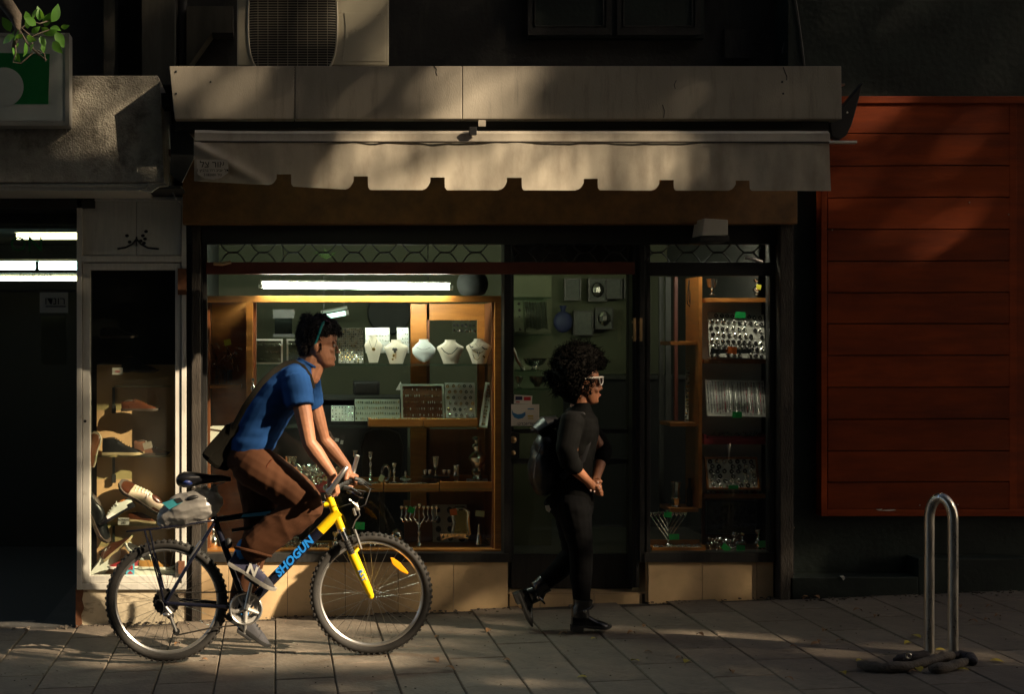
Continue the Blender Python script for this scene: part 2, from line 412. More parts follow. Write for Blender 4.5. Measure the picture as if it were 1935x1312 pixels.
# tiled bulkhead
def tile_piece(px0, px1, Y, py0=1064):
    a = PX(px0, Y) + .0015; b = PX(px1, Y) - .0015; z1 = PZ(py0, Y)
    return obj('tile', MB().box(a, b, Y, Y + .02, gz(a) - .01, z1), 'tile', shop, bev=.002)
obj('bulkhead', MB().pbox(378, 1066, 960, 1190, .008, .30), 'grout', shop)
for a, b in ((380, 432), (432, 543), (543, 652), (652, 752), (752, 857), (857, 960)): tile_piece(a, b, -.012)
obj('bulkhead', MB().pbox(1226, 1066, 1462, 1160, .008, .30), 'grout', shop)
for a, b in ((1225, 1327), (1327, 1430), (1430, 1462)): tile_piece(a, b, -.012)
side = obj('tile', MB().box(PX(1225) - .014, PX(1225) - .002, .01, .20, gz(2.2), PZ(1064)), 'tile', shop)
obj('door_step', MB().box(PX(961), PX(1224), .03, .24, gz(1.5) - .05, PZ(1122, .03)), 'grout', shop)
for a, b in ((962, 1020), (1020, 1122), (1122, 1213)):
    obj('step_tile', MB().box(PX(a, .03) + .002, PX(b, .03) - .002, .018, .03, gz(1.2), PZ(1124, .03)), 'tile', shop, bev=.0015)
obj('step_tread', MB().box(PX(961), PX(1222), .018, .20, PZ(1123, .03), PZ(1121, .03)), 'tile', shop)
# window frames
fr = MB()
fr.pbox(378, 1048, 962, 1064, -.03, .10)                      # sill
fr.pbox(383, 460, 391, 1048, -.02, .06)
fr.pbox(953, 440, 966, 1064, -.02, .10)
obj('window_frame', fr, 'alu_dark', shop, bev=.002)
fr = MB(); fr.pbox(1218, 1046, 1464, 1064, -.03, .10); fr.pbox(1222, 460, 1229, 1046, -.02, .06); fr.pbox(1455, 460, 1464, 1046, -.02, .06)
obj('window_frame', fr, 'alu_dark', shop, bev=.002)
for a, b, Y in ((1195, 1201, .02), (1202, 1208, .0), (1209, 1218, -.02)):
    obj('door_post', MB().pbox(a, 440, b, 1112 if b < 1209 else 1064, Y, .12), 'alu_dark', shop, bev=.002)
obj('pillar', MB().box(PX(1464), PX(1488), -.10, .3, gz(3) - .02, PZ(425)), 'post_wood', shop, bev=.004)
obj('pillar', MB().box(PX(1488), PX(1496), -.04, .3, gz(3) - .02, PZ(425)), 'steel_black', shop)
obj('jamb', MB().box(PX(362, -.06), PX(379, -.06), -.06, .06, gz(-.5) - .02, PZ(425)), 'post_wood', shop, bev=.005)
obj('jamb', MB().box(PX(352), PX(362), -.03, .06, gz(-.5) - .02, PZ(380)), 'steel_black', shop)
obj('jamb', MB().box(PX(379), PX(383), -.05, -.02, PZ(1064), PZ(440)), 'alu_dark', shop)
obj('window_pane', MB().pbox(391, 466, 953, 1048, .004, .010), 'glass', shop)
obj('window_pane', MB().pbox(1229, 466, 1455, 1046, .004, .010), 'glass', shop)
# head: fascia board, shutter box, rails, grille
obj('fascia_board', MB().pbox(345, 300, 1507, 424, -.16, .0), 'board_brown', shop, bev=.004)
obj('shutter_box', MB().pbox(352, 420, 1500, 462, -.05, .02), 'steel_black', shop)
obj('grille_rail', MB().pbox(389, 496, 1200, 519, -.035, -.005), 'rail_red', shop, bev=.003)
obj('grille_rail', MB().pbox(1222, 496, 1460, 522, -.035, -.005), 'steel_black', shop, bev=.003)
def grille(x0, x1, ymid, nodes):
    for nx in nodes:
        g_ = MB()
        g_.tube([P(nx - 9, ymid, -.02), P(nx + 9, ymid, -.02)], .007, 6)
        for s in (-1, 1):
            for yy in (461, 497):
                if not (x0 - 12 < nx + s * 24 < x1 + 12): continue
                g_.tube([P(nx + s * 8, ymid, -.02), P(nx + s * 15, (ymid * 2 + yy) / 3, -.02), P(nx + s * 21, (ymid + yy * 3) / 4, -.02), P(nx + s * 24, yy, -.02)], .0048, 6)
        obj('grille_link', g_, 'steel_black', shop, smooth=True)
grille(391, 953, 478, [440 + 57.3 * i for i in range(-0, 9)]); grille(966, 1195, 478, [990 + 57.3 * i for i in range(4)]); grille(1229, 1455, 478, [1242 + 57.3 * i for i in range(4)])
for (a, b) in ((404, 499), (1408, 487)):
    obj('latch', MB().tube([P(a, b, -.06), P(a + 16, b + (1 if a < 600 else 4), -.07), P(a + 32, b + (-3 if a < 600 else 9), -.06)], .011, 8), 'gold_handle' if a < 600 else 'steel_worn', shop, smooth=True)
# door
door = obj('door', MB().pbox(966, 440, 971, 1114, .13, .17).pbox(1186, 440, 1195, 1114, .13, .17).pbox(971, 1048, 1186, 1114, .135, .16)
           .pbox(971, 440, 1186, 500, .135, .16), 'alu_dark', shop, bev=.002)
obj('pane', MB().pbox(971, 500, 1186, 1048, .15, .155), 'glass_door', door)
obj('rail', MB().pbox(971, 812, 1186, 820, .125, .15), 'alu_dark', door); obj('rail', MB().pbox(971, 868, 1186, 878, .125, .15), 'alu_dark', door)
obj('lock_plate', MB().pbox(963, 818, 982, 868, .10, .13), 'alu_dark', door, bev=.003)
obj('knob', MB().ell(P(970, 832, .08), .022, 12), 'gold_handle', door, smooth=True); obj('knob', MB().ell(P(970, 857, .09), .016, 12), 'gold_handle', door, smooth=True)
for a in (1200, 1212):
    obj('handle', MB().pbox(a - 3, 602, a + 2, 646, -.05, -.035).pbox(a - 2, 607, a + 1, 612, -.035, .02).pbox(a - 2, 636, a + 1, 641, -.035, .02), 'gold_handle', door, bev=.002)
# door stickers
st = obj('sticker', MB().pbox(962, 765, 1019, 806, .128, .1295), 'paper', door)
glb = MB(); glb.pprism([(967, 774), (970, 781), (978, 784), (986, 783), (993, 779), (993, 786), (988, 791), (980, 793), (972, 790), (968, 784)], .1268, .1278)
obj('print', glb, 'blue_print', st); obj('print', MB().pbox(997, 773, 1009, 775, .1268, .1278), 'blue_print', st)
obj('print', MB().pbox(997, 786, 1008, 789, .1268, .1278).pbox(998, 791, 1008, 793, .1268, .1278), 'yellow_print', st)
obj('lettering', ptext('טרכארשי', 9, 995, 802, .1264), 'navy_print', st)
st = obj('sticker', MB().pprism([(972, 747), (1006, 749), (1005, 765), (971, 764)], .127, .1285), 'paper', door)
obj('print', MB().pbox(974, 750, 987, 757, .1258, .1268), 'navy_print', st); obj('print', MB().pbox(990, 751, 1003, 758, .1258, .1268), 'red_print', st)
obj('print', MB().pbox(975, 760, 982, 762, .1258, .1268), 'red_print', st)
# the shop room behind the glass
ceil_z = PZ(440); RX0, RX1, RB = PX(384), PX(1464), 2.4
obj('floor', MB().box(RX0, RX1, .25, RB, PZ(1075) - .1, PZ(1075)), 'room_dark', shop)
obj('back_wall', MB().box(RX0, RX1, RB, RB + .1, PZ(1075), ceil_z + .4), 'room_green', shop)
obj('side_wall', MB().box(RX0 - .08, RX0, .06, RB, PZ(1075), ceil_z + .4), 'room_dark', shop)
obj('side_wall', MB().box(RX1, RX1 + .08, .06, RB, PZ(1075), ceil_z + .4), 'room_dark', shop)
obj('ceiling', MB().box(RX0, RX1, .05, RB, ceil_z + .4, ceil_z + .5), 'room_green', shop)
# lower dark dado in the room: a counter is a thing of its own
c = thing('shop_counter', 'dark sales counter inside the jewellery shop behind the glass door', 'counter', Vector((2.3, 2.1, PZ(1075))))
a = P(1085, 710, 1.9)
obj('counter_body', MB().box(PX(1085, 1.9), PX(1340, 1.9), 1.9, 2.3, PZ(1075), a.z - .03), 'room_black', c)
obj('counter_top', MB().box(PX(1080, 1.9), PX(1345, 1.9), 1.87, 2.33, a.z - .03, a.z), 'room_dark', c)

# upper building, walls
up = thing('upper_building', 'dark stained upper wall of the building above the shop canopies', 'building', Vector((1.2, .4, PZ(440))))
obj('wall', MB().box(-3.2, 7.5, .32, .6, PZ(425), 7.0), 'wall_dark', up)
obj('pilaster', MB().pbox(196, -90, 216, 150, .10, .32), 'wall_stain', up); obj('pilaster', MB().pbox(268, -90, 330, 160, .02, .32), 'wall_stain', up)
obj('drain_pipe', MB().tube([P(345, 160, .2), P(345, -80, .2)], .03, 10), 'pipe', up, smooth=True)
obj('wall_panel', MB().prism([(PX(352, .1), PZ(128, .1)), (PX(400, .1), PZ(60, .1)), (PX(440, .1), PZ(60, .1)), (PX(440, .1), PZ(10, .1)), (PX(352, .1), PZ(10, .1))], .12, .32), 'wall_stain', up)
w = obj('window', MB().pbox(1000, -160, 1330, 72, .26, .34), 'wall_green', up)
for a, b in ((1010, 1142), (1178, 1310)):
    obj('window_frame', MB().pbox(a - 12, -150, a - 4, 64, .24, .26).pbox(b + 4, -150, b + 14, 64, .24, .26).pbox(a - 12, 52, b + 14, 66, .235, .255), 'wall_dark', w)
    obj('window_frame', MB().pbox(a, -150, a + 2, 50, .245, .26).pbox(b - 2, -150, b, 50, .245, .26).pbox(a, 48, b, 50, .245, .26), 'pipe', w)
obj('vent', MB().pbox(1370, 55, 1420, 110, .28, .33), 'wall_dark', up)
for i in range(5): obj('cable', MB().tube([P(x, y, .05 + .02 * i) for x, y in ([(1497, -40), (1508, 30), (1516, 90), (1520, 126)], [(1504, -40), (1512, 50), (1519, 126)], [(1545, -40), (1530, 40), (1522, 95), (1521, 126)], [(1490, 80), (1500, 20), (1494, -40)], [(1478, 100), (1488, 60), (1484, -30)])[i]], .006, 6), 'sign_frame' if i in (1, 2) else 'pipe', up, smooth=True)

# ------------------------------------------------------------------ canopy box over the shop
can = thing('shop_canopy', 'long grey weathered canopy box running above the awning', 'canopy', P(955, 225, -.4))
YC = -.75
def canopy_seg(a0, a1, b0, b1):
    m = MB(); f = [P(a0, 125, YC), P(b0, 125, YC), P(b1, 225, YC), P(a1, 225, YC)]
    m.prism([(p.x, p.z) for p in f][::-1], YC, .30); return m
seam = 557
obj('fascia', canopy_seg(320, 330, seam - .6, seam - .6), 'fascia', can, bev=.004); obj('fascia', canopy_seg(seam + .6, seam + .6, 873, 873), 'fascia', can, bev=.004)
obj('fascia', canopy_seg(874, 874, 1590, 1591), 'fascia', can, bev=.004)
for x, y in ((333, 135), (333, 177), (398, 155), (1478, 155), (1480, 177)):
    obj('screw', MB().lathe([(.006, 0), (.006, .003), (.003, .005)], P(x, y, YC - .001), 8, axis=(0, -1, 0)), 'steel_black', can)
for pts in ([(820, 125), (825, 131), (824, 137), (826, 143)], [(1278, 152), (1274, 160), (1276, 168)], [(1252, 198), (1256, 210), (1254, 223)], [(1480, 127), (1487, 145), (1486, 152)]):
    obj('crack', MB().tube([P(x, y, YC - .0005) for x, y in pts], .0022, 5), 'steel_black', can)
obj('recess_shade', MB().pbox(330, 226, 1566, 246, -.66, -.5), 'steel_black', can)  # black strip standing in for the shade of the recess under the canopy

# awning
aw = thing('awning', 'beige canvas awning rolled up with a notched valance hanging below the canopy', 'awning', P(955, 300, -.85))
YA = -.86
notches = [(523, 550, 330), (668, 695, 334), (813, 840, 336), (957, 985, 337), (1102, 1128, 339), (1245, 1272, 341), (1389, 1415, 342)]
def hem(x):
    b = 343 + 17 * min(1, (x - 367) / 300) if x < 667 else 360 + 1.5 * (x - 667) / 700
    if x > 1555: b = min(b, 362)
    for a, c_, t in notches:
        if a <= x <= c_: return t
        if a - 14 < x < a: q = (a - x) / 14; return b - (b - t) * .62 * max(0, 1 - q) ** 2.2 - (b - t) * .05
        if c_ < x < c_ + 5: q = (x - c_) / 5; return b - (b - t) * .25 * (1 - q) ** 2
    return b
xs = []; x = 367.0
while x <= 1568: xs.append(x); x += 2.2
xs = sorted(set(xs + [q for a, c_, t in notches for q in (a - .3, a, c_, c_ + .3)] + [1568]))
m = MB(); rows = 14; o0 = []
def fold(x, y):
    t = (y - 268) / 92
    e = .010 * noise.noise(Vector((x * .011, y * .006, 1.3))) + .006 * noise.noise(Vector((x * .035, y * .012, 4.1))) + .0035 * math.sin(x * .045 + 2 * math.sin(x * .01)) * max(0, 1 - t)
    e += -.022 * math.exp(-(((x - 385) * .6 + (y - 285) * -1.1) / 12) ** 2) * (1 if x < 470 else math.exp(-(x - 470) / 40))
    return e
for side_ in (0, 1):
    for x in xs:
        yb = hem(x)
        for r in range(rows + 1):
            y = 269 + (yb - 269) * r / rows
            p = P(x, y, YA); o0.append((p.x, YA + fold(x, y) - .02 * (y - 269) / 92 + side_ * .004, p.z))
n = len(xs); N = n * (rows + 1); fs = []
for i in range(n - 1):
    for r in range(rows):
        a = i * (rows + 1) + r; b = a + rows + 1
        fs.append((a, a + 1, b + 1, b)); fs.append((N + a, N + b, N + b + 1, N + a + 1))
    a = i * (rows + 1) + rows; b = a + rows + 1; fs.append((a, N + a, N + b, b))
for i in (0, n - 1):
    for r in range(rows):
        a = i * (rows + 1) + r; fs.append((a, N + a, N + a + 1, a + 1) if i else (a, a + 1, N + a + 1, N + a))
m.add(o0, fs); val = obj('valance', m, 'canvas', aw, smooth=True)
m = MB(); rings = []
for i in range(121):
    x = 368 + (1566 - 368) * i / 120; c0 = P(x, 0, YA + .03); w_ = noise.noise(Vector((x * .02, 3, 1))) * .003
    sag = 2 * math.exp(-((x - 380) / 40) ** 2)
    rings.append([Vector((c0.x, YA + .03 + dy + w_, PZ(y - sag, YA))) for dy, y in ((.06, 245), (.01, 246), (-.015, 252), (-.02, 262), (-.028, 267), (-.018, 270.5), (.05, 269))])
m.rings(rings); obj('front_roll', m, 'canvas', aw, smooth=True)
obj('front_bar', MB().tube([P(369, 268, YA - .006), P(1567, 269.5, YA - .006)], .0045, 6), 'post_wood', aw)
obj('end_bar', MB().pbox(1566, 266, 1620, 271, YA, YA + .03), 'alu_white', aw, bev=.003)
obj('fold_arm', MB().pprism([(1590, 205), (1618, 172), (1632, 155), (1610, 235), (1600, 256), (1586, 265), (1572, 258), (1568, 230)], -.62, -.56), 'steel_black', aw, bev=.004)
obj('fold_arm', MB().pprism([(322, 235), (348, 240), (366, 262), (366, 300), (344, 345), (322, 330)], -.60, -.56), 'steel_black', aw, bev=.004)
obj('rivet', MB().ell(P(1601, 213, -.625), .006, 8), 'steel_worn', aw); obj('hook', MB().pbox(1591, 158, 1597, 161, -.7, -.6), 'steel_worn', aw)
obj('clip', MB().pbox(887, 240, 901, 255, YA - .03, YA), 'steel_black', aw, bev=.002); ct = obj('care_tag', MB().pbox(904, 227, 918, 239, YA - .02, YA - .015), 'canvas_label', aw)
lab = MB(); pts = [(372, 302), (430, 302), (432, 320), (431, 327), (418, 336), (402, 340), (386, 337), (373, 330)]
lab = obj('label_patch', MB().pprism(pts, YA - .045, YA - .043), 'canvas_label', aw)
obj('lettering', ptext('לצ רוא', 17, 401, 311.5, YA - .0465), 'ink', lab); obj('lettering', ptext("1 ץיברב 'חר ביבא לת", 7.2, 402, 322.5, YA - .0465), 'ink', lab)
obj('lettering', ptext('5182001.לט', 7, 402, 331, YA - .0465), 'ink', lab)

# air conditioner on the canopy
ac = thing('air_conditioner', 'cream outdoor air conditioner unit with round fan grille standing on the canopy', 'air conditioner', P(592, 123, -.45))
YK = -.62
body = obj('casing', MB().pbox(448, -110, 735, 123.5, YK, -.2), 'ac_cream', ac, bev=.008)
cg = P(553, 42, YK); Rg = 105 / (FPX / (CAM_D + YK)); half = 84 / (FPX / (CAM_D + YK))
opn = [(cg.x + q * half * math.sqrt(max(0, 1 - 0 * q * q)), 0) for q in (-1, 1)]
def gpt(a): 
    x = max(-half, min(half, Rg * math.cos(a) * 1.0)); return x
m = MB(); bars = MB(); ring = []
for i in range(48):
    a = 2 * math.pi * i / 48; sx = math.cos(a); sz = math.sin(a)
    q = (abs(sx) ** 3.2 + abs(sz) ** 3.2) ** (-1 / 3.2); ring.append(Vector((cg.x + half * sx * q, YK - .004, cg.z + Rg * 1.05 * sz * q)))
m.add([Vector((v.x, YK - .002, v.z)) for v in ring], [tuple(range(48))[::-1]]); obj('fan_opening', m, 'ac_dark', ac)
obj('grille_ring', MB().tube(ring, .007, 6, closed=True), 'ac_cream', ac, smooth=True)
zt = 0
def xspan(z):
    v = abs((z - cg.z) / (Rg * 1.05)); return half * max(0, 1 - v ** 3.2) ** (1 / 3.2)
for i in range(46):
    z = cg.z - Rg * 1.03 + i * Rg * 2.06 / 45; w_ = xspan(z)
    if w_ > .02: bars.tube([(cg.x - w_, YK - .006, z), (cg.x - w_ * .85, YK - .016, z), (cg.x + w_ * .85, YK - .016, z), (cg.x + w_, YK - .006, z)], .0022, 5)
for i in range(8):
    x = cg.x - half * .78 + i * half * 1.56 / 7; bars.tube([(x, YK - .013, cg.z - Rg), (x, YK - .013, cg.z + Rg)], .0016, 5)
obj('grille_bars', bars, 'ac_grille', ac, kind='stuff')
obj('service_panel', MB().pprism([(650, 24), (712, 24), (728, 30), (728, 116), (646, 116), (651, 80), (653, 50)], YK - .004, YK), 'ac_cream', ac, bev=.002)

# ------------------------------------------------------------------ shoe shop
sh = thing('shoe_shop', 'shoe shop front with white aluminium display window and a dark open entrance', 'shop', P(200, 1190, 0))
pl = MB(); a, b = PX(146, -.03), PX(353, -.03)
pl.prism([(a, gz(a) - .02), (b, gz(b) - .02), (b, PZ(1117, -.03)), (a, PZ(1117, -.03))], -.03, .3); obj('plinth', pl, 'plaster_cream', sh, bev=.004)
obj('stone_edge', MB().pprism([(143, 1112), (158, 1118), (155, 1135), (159, 1150), (153, 1165), (156, 1186), (143, 1190)], -.036, .28), 'rust', sh)
of = MB(); of.pbox(145, 372, 155, 1116, -.05, .04).pbox(343, 372, 352, 1116, -.05, .04).pbox(155, 1104, 343, 1116, -.05, .04).pbox(155, 484, 343, 496, -.05, .04).pbox(155, 372, 343, 380, -.05, .04)
obj('outer_frame', of, 'alu_white', sh, bev=.003)
df = MB(); df.pbox(156.5, 498, 170, 1103, -.04, .02).pbox(331, 498, 341.5, 1103, -.04, .02).pbox(170, 1090, 331, 1103, -.04, .02).pbox(170, 498, 331, 511, -.04, .02)
leaf = obj('display_door', df, 'alu_white', sh, bev=.003)
obj('pane', MB().pbox(170, 511, 331, 1090, -.006, 0), 'glass', leaf); obj('lock', MB().lathe([(.009, 0), (.009, .006), (.004, .008)], P(161, 797, -.041), 10, axis=(0, -1, 0)), 'steel_black', leaf)
obj('hinge', MB().pbox(336, 508, 352, 558, -.062, -.04), 'rust', leaf); obj('hinge', MB().pbox(337, 1062, 349, 1086, -.062, -.04), 'rust', leaf)
obj('transom_panel', MB().pbox(156, 381, 257.5, 483, -.02, 0), 'alu_white', sh, bev=.002); obj('transom_panel', MB().pbox(258.5, 381, 342, 483, -.02, 0), 'alu_white', sh, bev=.002)
gr = MB()
for pts in ([(258, 452), (250, 462), (238, 468), (222, 471)], [(258, 452), (266, 462), (280, 469), (300, 471)], [(258, 466), (258, 448)]): gr.tube([P(x, y, -.022) for x, y in pts], .006, 6)
for x, y in ((270, 446), (276, 438), (266, 456), (240, 446), (274, 452), (245, 458), (272, 460)): gr.ell(P(x, y, -.022), (.012, .003, .010), 8)
obj('painted_ornament', gr, 'ink', sh)
# display box interior
obj('display_back', MB().pbox(150, 500, 345, 1100, .17, .19), 'room_black', sh)
obj('display_side', MB().box(PX(150), PX(168), .02, .17, PZ(1100), PZ(500)), 'room_black', sh); obj('display_side', MB().box(PX(338), PX(348), .04, .17, PZ(1100), PZ(500)), 'room_black', sh)
obj('display_floor', MB().pbox(168, 1092, 338, 1104, .02, .17), 'suede_brown', sh); obj('display_top', MB().pbox(168, 495, 338, 500, .02, .17), 'room_black', sh)
obj('display_panel', MB().pbox(183, 690, 336, 1094, .13, .15), 'tan_board', sh)
for y, x0, x1 in ((862, 176, 322), (992, 170, 325), (730, 215, 322)):
    obj('display_shelf', MB().pbox(x0, y, x1, y + 3, .01, .12), 'shelf_glass', sh)
    obj('shelf_bracket', MB().pbox(212, y + 3, 217, y + 42, .115, .129).pbox(211, y + 36, 219, y + 52, .10, .116), 'pewter', sh, bev=.002)
# entrance room
EX0, EX1 = -4.5, PX(150)
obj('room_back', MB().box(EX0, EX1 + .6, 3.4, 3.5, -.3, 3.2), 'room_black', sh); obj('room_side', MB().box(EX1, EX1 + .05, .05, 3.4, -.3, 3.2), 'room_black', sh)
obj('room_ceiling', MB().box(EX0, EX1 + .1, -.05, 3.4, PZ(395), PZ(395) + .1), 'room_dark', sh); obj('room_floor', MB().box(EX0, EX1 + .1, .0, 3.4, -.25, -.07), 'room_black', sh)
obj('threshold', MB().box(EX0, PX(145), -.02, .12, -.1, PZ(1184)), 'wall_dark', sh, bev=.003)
obj('door_transom', MB().pbox(-200, 548, 145, 553, .02, .05), 'alu_dark', sh)
obj('transom_pane', MB().pbox(-200, 425, 145, 548, .03, .036), 'glass', sh)
tp = obj('window_lettering', ptext('ON', 40, 50, 463, .022), 'sign_green', sh); obj('window_lettering', ptext('EOLK FIOT', 13, 68, 523, .022), 'ink', sh)
def ceil_light(name, label, x0, x1, y, Y, m, r, th):
    t = thing(name, label, 'light', P((x0 + x1) / 2, y, Y), None)
    obj('tube', MB().tube([P(x0, y, Y), P(x1, y, Y)], r, 12), m, t, smooth=True); obj('housing', MB().pbox(x0 - 6, y - th - 4, x1 + 6, y - th, Y - .03, Y + .03), 'lamp_white', t, bev=.003)
    return t
ceil_light('ceiling_light', 'warm white ceiling tube inside the shoe shop entrance, the highest one', 32, 150, 447, 1.2, 'tube_warm', .022, 7)
ceil_light('ceiling_light', 'bluish tube light inside the shoe shop entrance beside a dark gap', 74, 152, 503, 1.7, 'tube_blue', .030, 9)
ceil_light('ceiling_light', 'bluish tube light deep in the shoe shop entrance, its end left of a dark gap', -60, 66, 503, 1.7, 'tube_blue', .030, 9)
ceil_light('ceiling_light', 'yellowish low tube light inside the shoe shop entrance, the lowest one', -60, 150, 527, 2.2, 'tube_warm', .018, 7)
s_ = thing('shop_sign', 'pale name board hanging inside the shoe shop entrance', 'sign', P(102, 600, 1.0))
obj('board', MB().pbox(75, 553, 128, 592, 1.0, 1.02), 'panel_white', s_); obj('lettering', ptext('ודנור', 20, 104, 570, .995), 'ink', s_); obj('underline', MB().pbox(86, 579, 124, 581, .995, 1.0), 'ink', s_)
obj('board', MB().pbox(78, 598, 124, 690, 1.05, 1.07), 'room_green', s_)
# concrete slab canopy over the shoe shop
cs = thing('concrete_canopy', 'rough stained concrete canopy over the shoe shop entrance', 'canopy', P(160, 345, -.3))
YS = -.55
m = MB(); f = [(PX(-320, YS), PZ(143, YS)), (PX(298, YS), PZ(143, YS)), (PX(302, YS), PZ(150, YS)), (PX(311, YS), PZ(345, YS)), (PX(-320, YS), PZ(345, YS))]
m.prism(f[::-1], YS, .3); obj('slab_face', m, 'stucco', cs, bev=.006)
obj('gutter', MB().pbox(-320, 347, 282, 352, YS + .02, .0).pbox(-320, 352, 276, 361, YS + .05, .0), 'alu_white', cs, bev=.003)
obj('gutter_end', MB().pprism([(262, 361), (284, 346), (312, 348), (318, 352), (300, 353), (285, 364)], YS + .0, YS + .04), 'stucco', cs)
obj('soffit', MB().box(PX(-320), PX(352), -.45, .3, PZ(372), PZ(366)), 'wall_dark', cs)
obj('cable', MB().tube([P(x, y, -.25) for x, y in ((311, 260), (316, 330), (322, 352), (332, 378), (346, 390))], .005, 6), 'sign_frame', cs)
obj('bracket', MB().pbox(304, 176, 322, 200, -.5, -.3), 'steel_black', cs); obj('bracket', MB().pbox(318, 282, 330, 292, -.5, -.4), 'rust', cs)
# lightbox sign
lb = thing('lightbox_sign', 'white framed lightbox sign with a green square and pale round emblem', 'sign', P(40, 238, -.6))
YL = -.68
obj('box', MB().pbox(-120, 62, 131, 238, YL, YS - .004), 'sign_frame', lb, bev=.006); obj('face', MB().pbox(-110, 70, 122, 228, YL - .004, YL), 'sign_white', lb)
obj('frame', MB().pbox(122, 62, 131, 238, YL - .012, YL).pbox(-120, 229, 122, 238, YL - .012, YL).pbox(-120, 62, 122, 69, YL - .012, YL), 'sign_frame', lb, bev=.002)
obj('green_square', MB().pprism([(-90, 98), (94, 102), (91, 197), (-90, 197)], YL - .0065, YL - .005), 'sign_green', lb)
cc = P(8, 165, YL); rr = 37 / (FPX / (CAM_D + YL))
obj('round_emblem', MB().lathe([(rr, 0), (rr, .0015)], (cc.x, YL - .0067, cc.z), 40, axis=(0, -1, 0)), 'sign_white', lb)

# ------------------------------------------------------------------ dark green wall and orange plank shutter
gw = thing('green_wall', 'dark green painted shop wall right of the jewellery shop with a low ledge', 'wall', Vector((4.5, 0, gz(4.5))))
obj('wall', MB().box(PX(1496), 9.5, .06, .3, gz(3.2) - .05, 7.0), 'wall_green', gw)
obj('ledge', MB().box(PX(1492, -.1), PX(1735, -.1), -.1, .06, gz(3.3) - .05, PZ(1092, -.1)), 'wall_green', gw, bev=.006)
obj('ledge', MB().box(PX(1735, -.1), 9.5, -.1, .06, gz(3.3) - .05, PZ(1057, -.1)), 'wall_green', gw, bev=.006)
obj('cable', MB().tube([P(x, y, .03) for x, y in ((1489, 960), (1492, 980), (1496, 990), (1500, 1000))], .006, 6), 'sole_crepe', gw)
obj('paint_chip', MB().pprism([(1587, 1090), (1594, 1089), (1597, 1095), (1594, 1098), (1591, 1093)], -.112, -.102), 'paper', gw)
ow = thing('plank_shutter', 'orange red shutter of wide horizontal wooden planks on the dark green wall', 'shutter', P(1735, 978, 0))
obj('frame', MB().pbox(1552, 182, 1563, 977, -.03, .055).pbox(1563, 182, 2200, 195, -.03, .055).pbox(1563, 964, 2200, 977, -.03, .055).pbox(1907, 195, 1922, 964, -.013, .055), 'orange_wood', ow, bev=.003)
ys = [195.5, 253, 314, 374, 434, 494, 554, 613, 673, 733, 793, 853, 912, 963.5]
for i in range(len(ys) - 1):
    m = MB(); x0, x1 = PX(1564, -.01), PX(1906, -.01); a, b = PZ(ys[i + 1] - 1.2, -.01), PZ(ys[i] + .8, -.01)
    nsg = 18; top = []; bot = []
    for s2 in range(nsg + 1):
        x = x0 + (x1 - x0) * s2 / nsg; wv = .004 * noise.noise(Vector((x * 1.3, i * 3.1, 0))); top.append((x, b + wv)); bot.append((x, a + .004 * noise.noise(Vector((x * 1.3, (i + 1) * 3.1, 0)))))
    m.prism(bot + top[::-1], -.014 - .003 * (i % 2), .05); o = obj('plank', m, 'orange_wood', ow, bev=.0025)
for x in (2040, 2170):
    pass
obj('plank_field', MB().pbox(1922, 196, 2200, 963, -.012, .05), 'orange_wood', ow)
for x, y in ((1573, 435), (1906, 406), (1832, 383), (1738, 956), (1810, 955)): obj('nail', MB().ell(P(x, y, -.02), .005, 6), 'steel_worn', ow)
obj('paint_chip', MB().pprism([(1655, 964), (1668, 963), (1664, 966), (1672, 965), (1690, 964), (1694, 965.5), (1680, 967), (1660, 966)], -.0325, -.031), 'paper', ow)
# little floodlight on the fascia
fl = thing('wall_lamp', 'small pale box lamp under the fascia above the narrow window', 'lamp', P(1350, 458, -.12))
obj('lamp_shade', MB().pprism([(1331, 413), (1376, 416), (1376, 445), (1326, 446)], -.30, -.10), 'lamp_white', fl, bev=.006); obj('lamp_base', MB().pbox(1323, 446, 1378, 457, -.32, -.08), 'steel_black', fl, bev=.004)
obj('lamp_arm', MB().pbox(1340, 425, 1362, 440, -.10, -.04), 'steel_black', fl)

# ------------------------------------------------------------------ inside the jewellery window
def tube_lamp(label, x0, y0, x1, y1, Y, m, r, drop):
    t = thing('tube_lamp', label, 'light', P((x0 + x1) / 2, (y0 + y1) / 2, Y)); a = P(x0, y0, Y); b = P(x1, y1, Y)
    obj('tube', MB().tube([a, b], r, 14), m, t, smooth=True)
    d = (b - a).normalized()
    for e, s in ((a, 1), (b, -1)): obj('end_cap', MB().tube([e - d * .012 * s, e + d * .014 * s], r * 1.12, 12), 'lamp_white', t, smooth=True)
    up_ = Vector((0, 0, drop)); obj('housing', MB().tube([a + up_, b + up_], r * .7, 6), 'lamp_white', t)
    for q in (.12, .88):
        c0 = a.lerp(b, q); obj('hanger', MB().tube([c0 + up_, c0 + up_ + Vector((0, 0, .3))], .003, 5), 'pewter', t)
    return t
tube_lamp('bright white tube lamp hanging above the wooden display case in the wide window', 492, 541, 852, 544, .05, 'tube_cool', .0145, .028)
tube_lamp('dim glowing tube standing for a lamp reflection deep in the shop behind the cyclist', 606, 601, 656, 592, 1.9, 'tube_reflection', .018, .04)  # glowing tube built in place of a reflection in a mirror
tube_lamp('small tube lamp inside the shop ceiling behind the door glass', 985, 405, 1180, 405, .6, 'tube_door', .02, .05)
tube_lamp('unseen tube lamp added above the narrow window shelves to brighten them', 1240, 446, 1440, 446, .045, 'tube_added', .02, .05)  # hidden lamp added to brighten the stock, in place of daylight

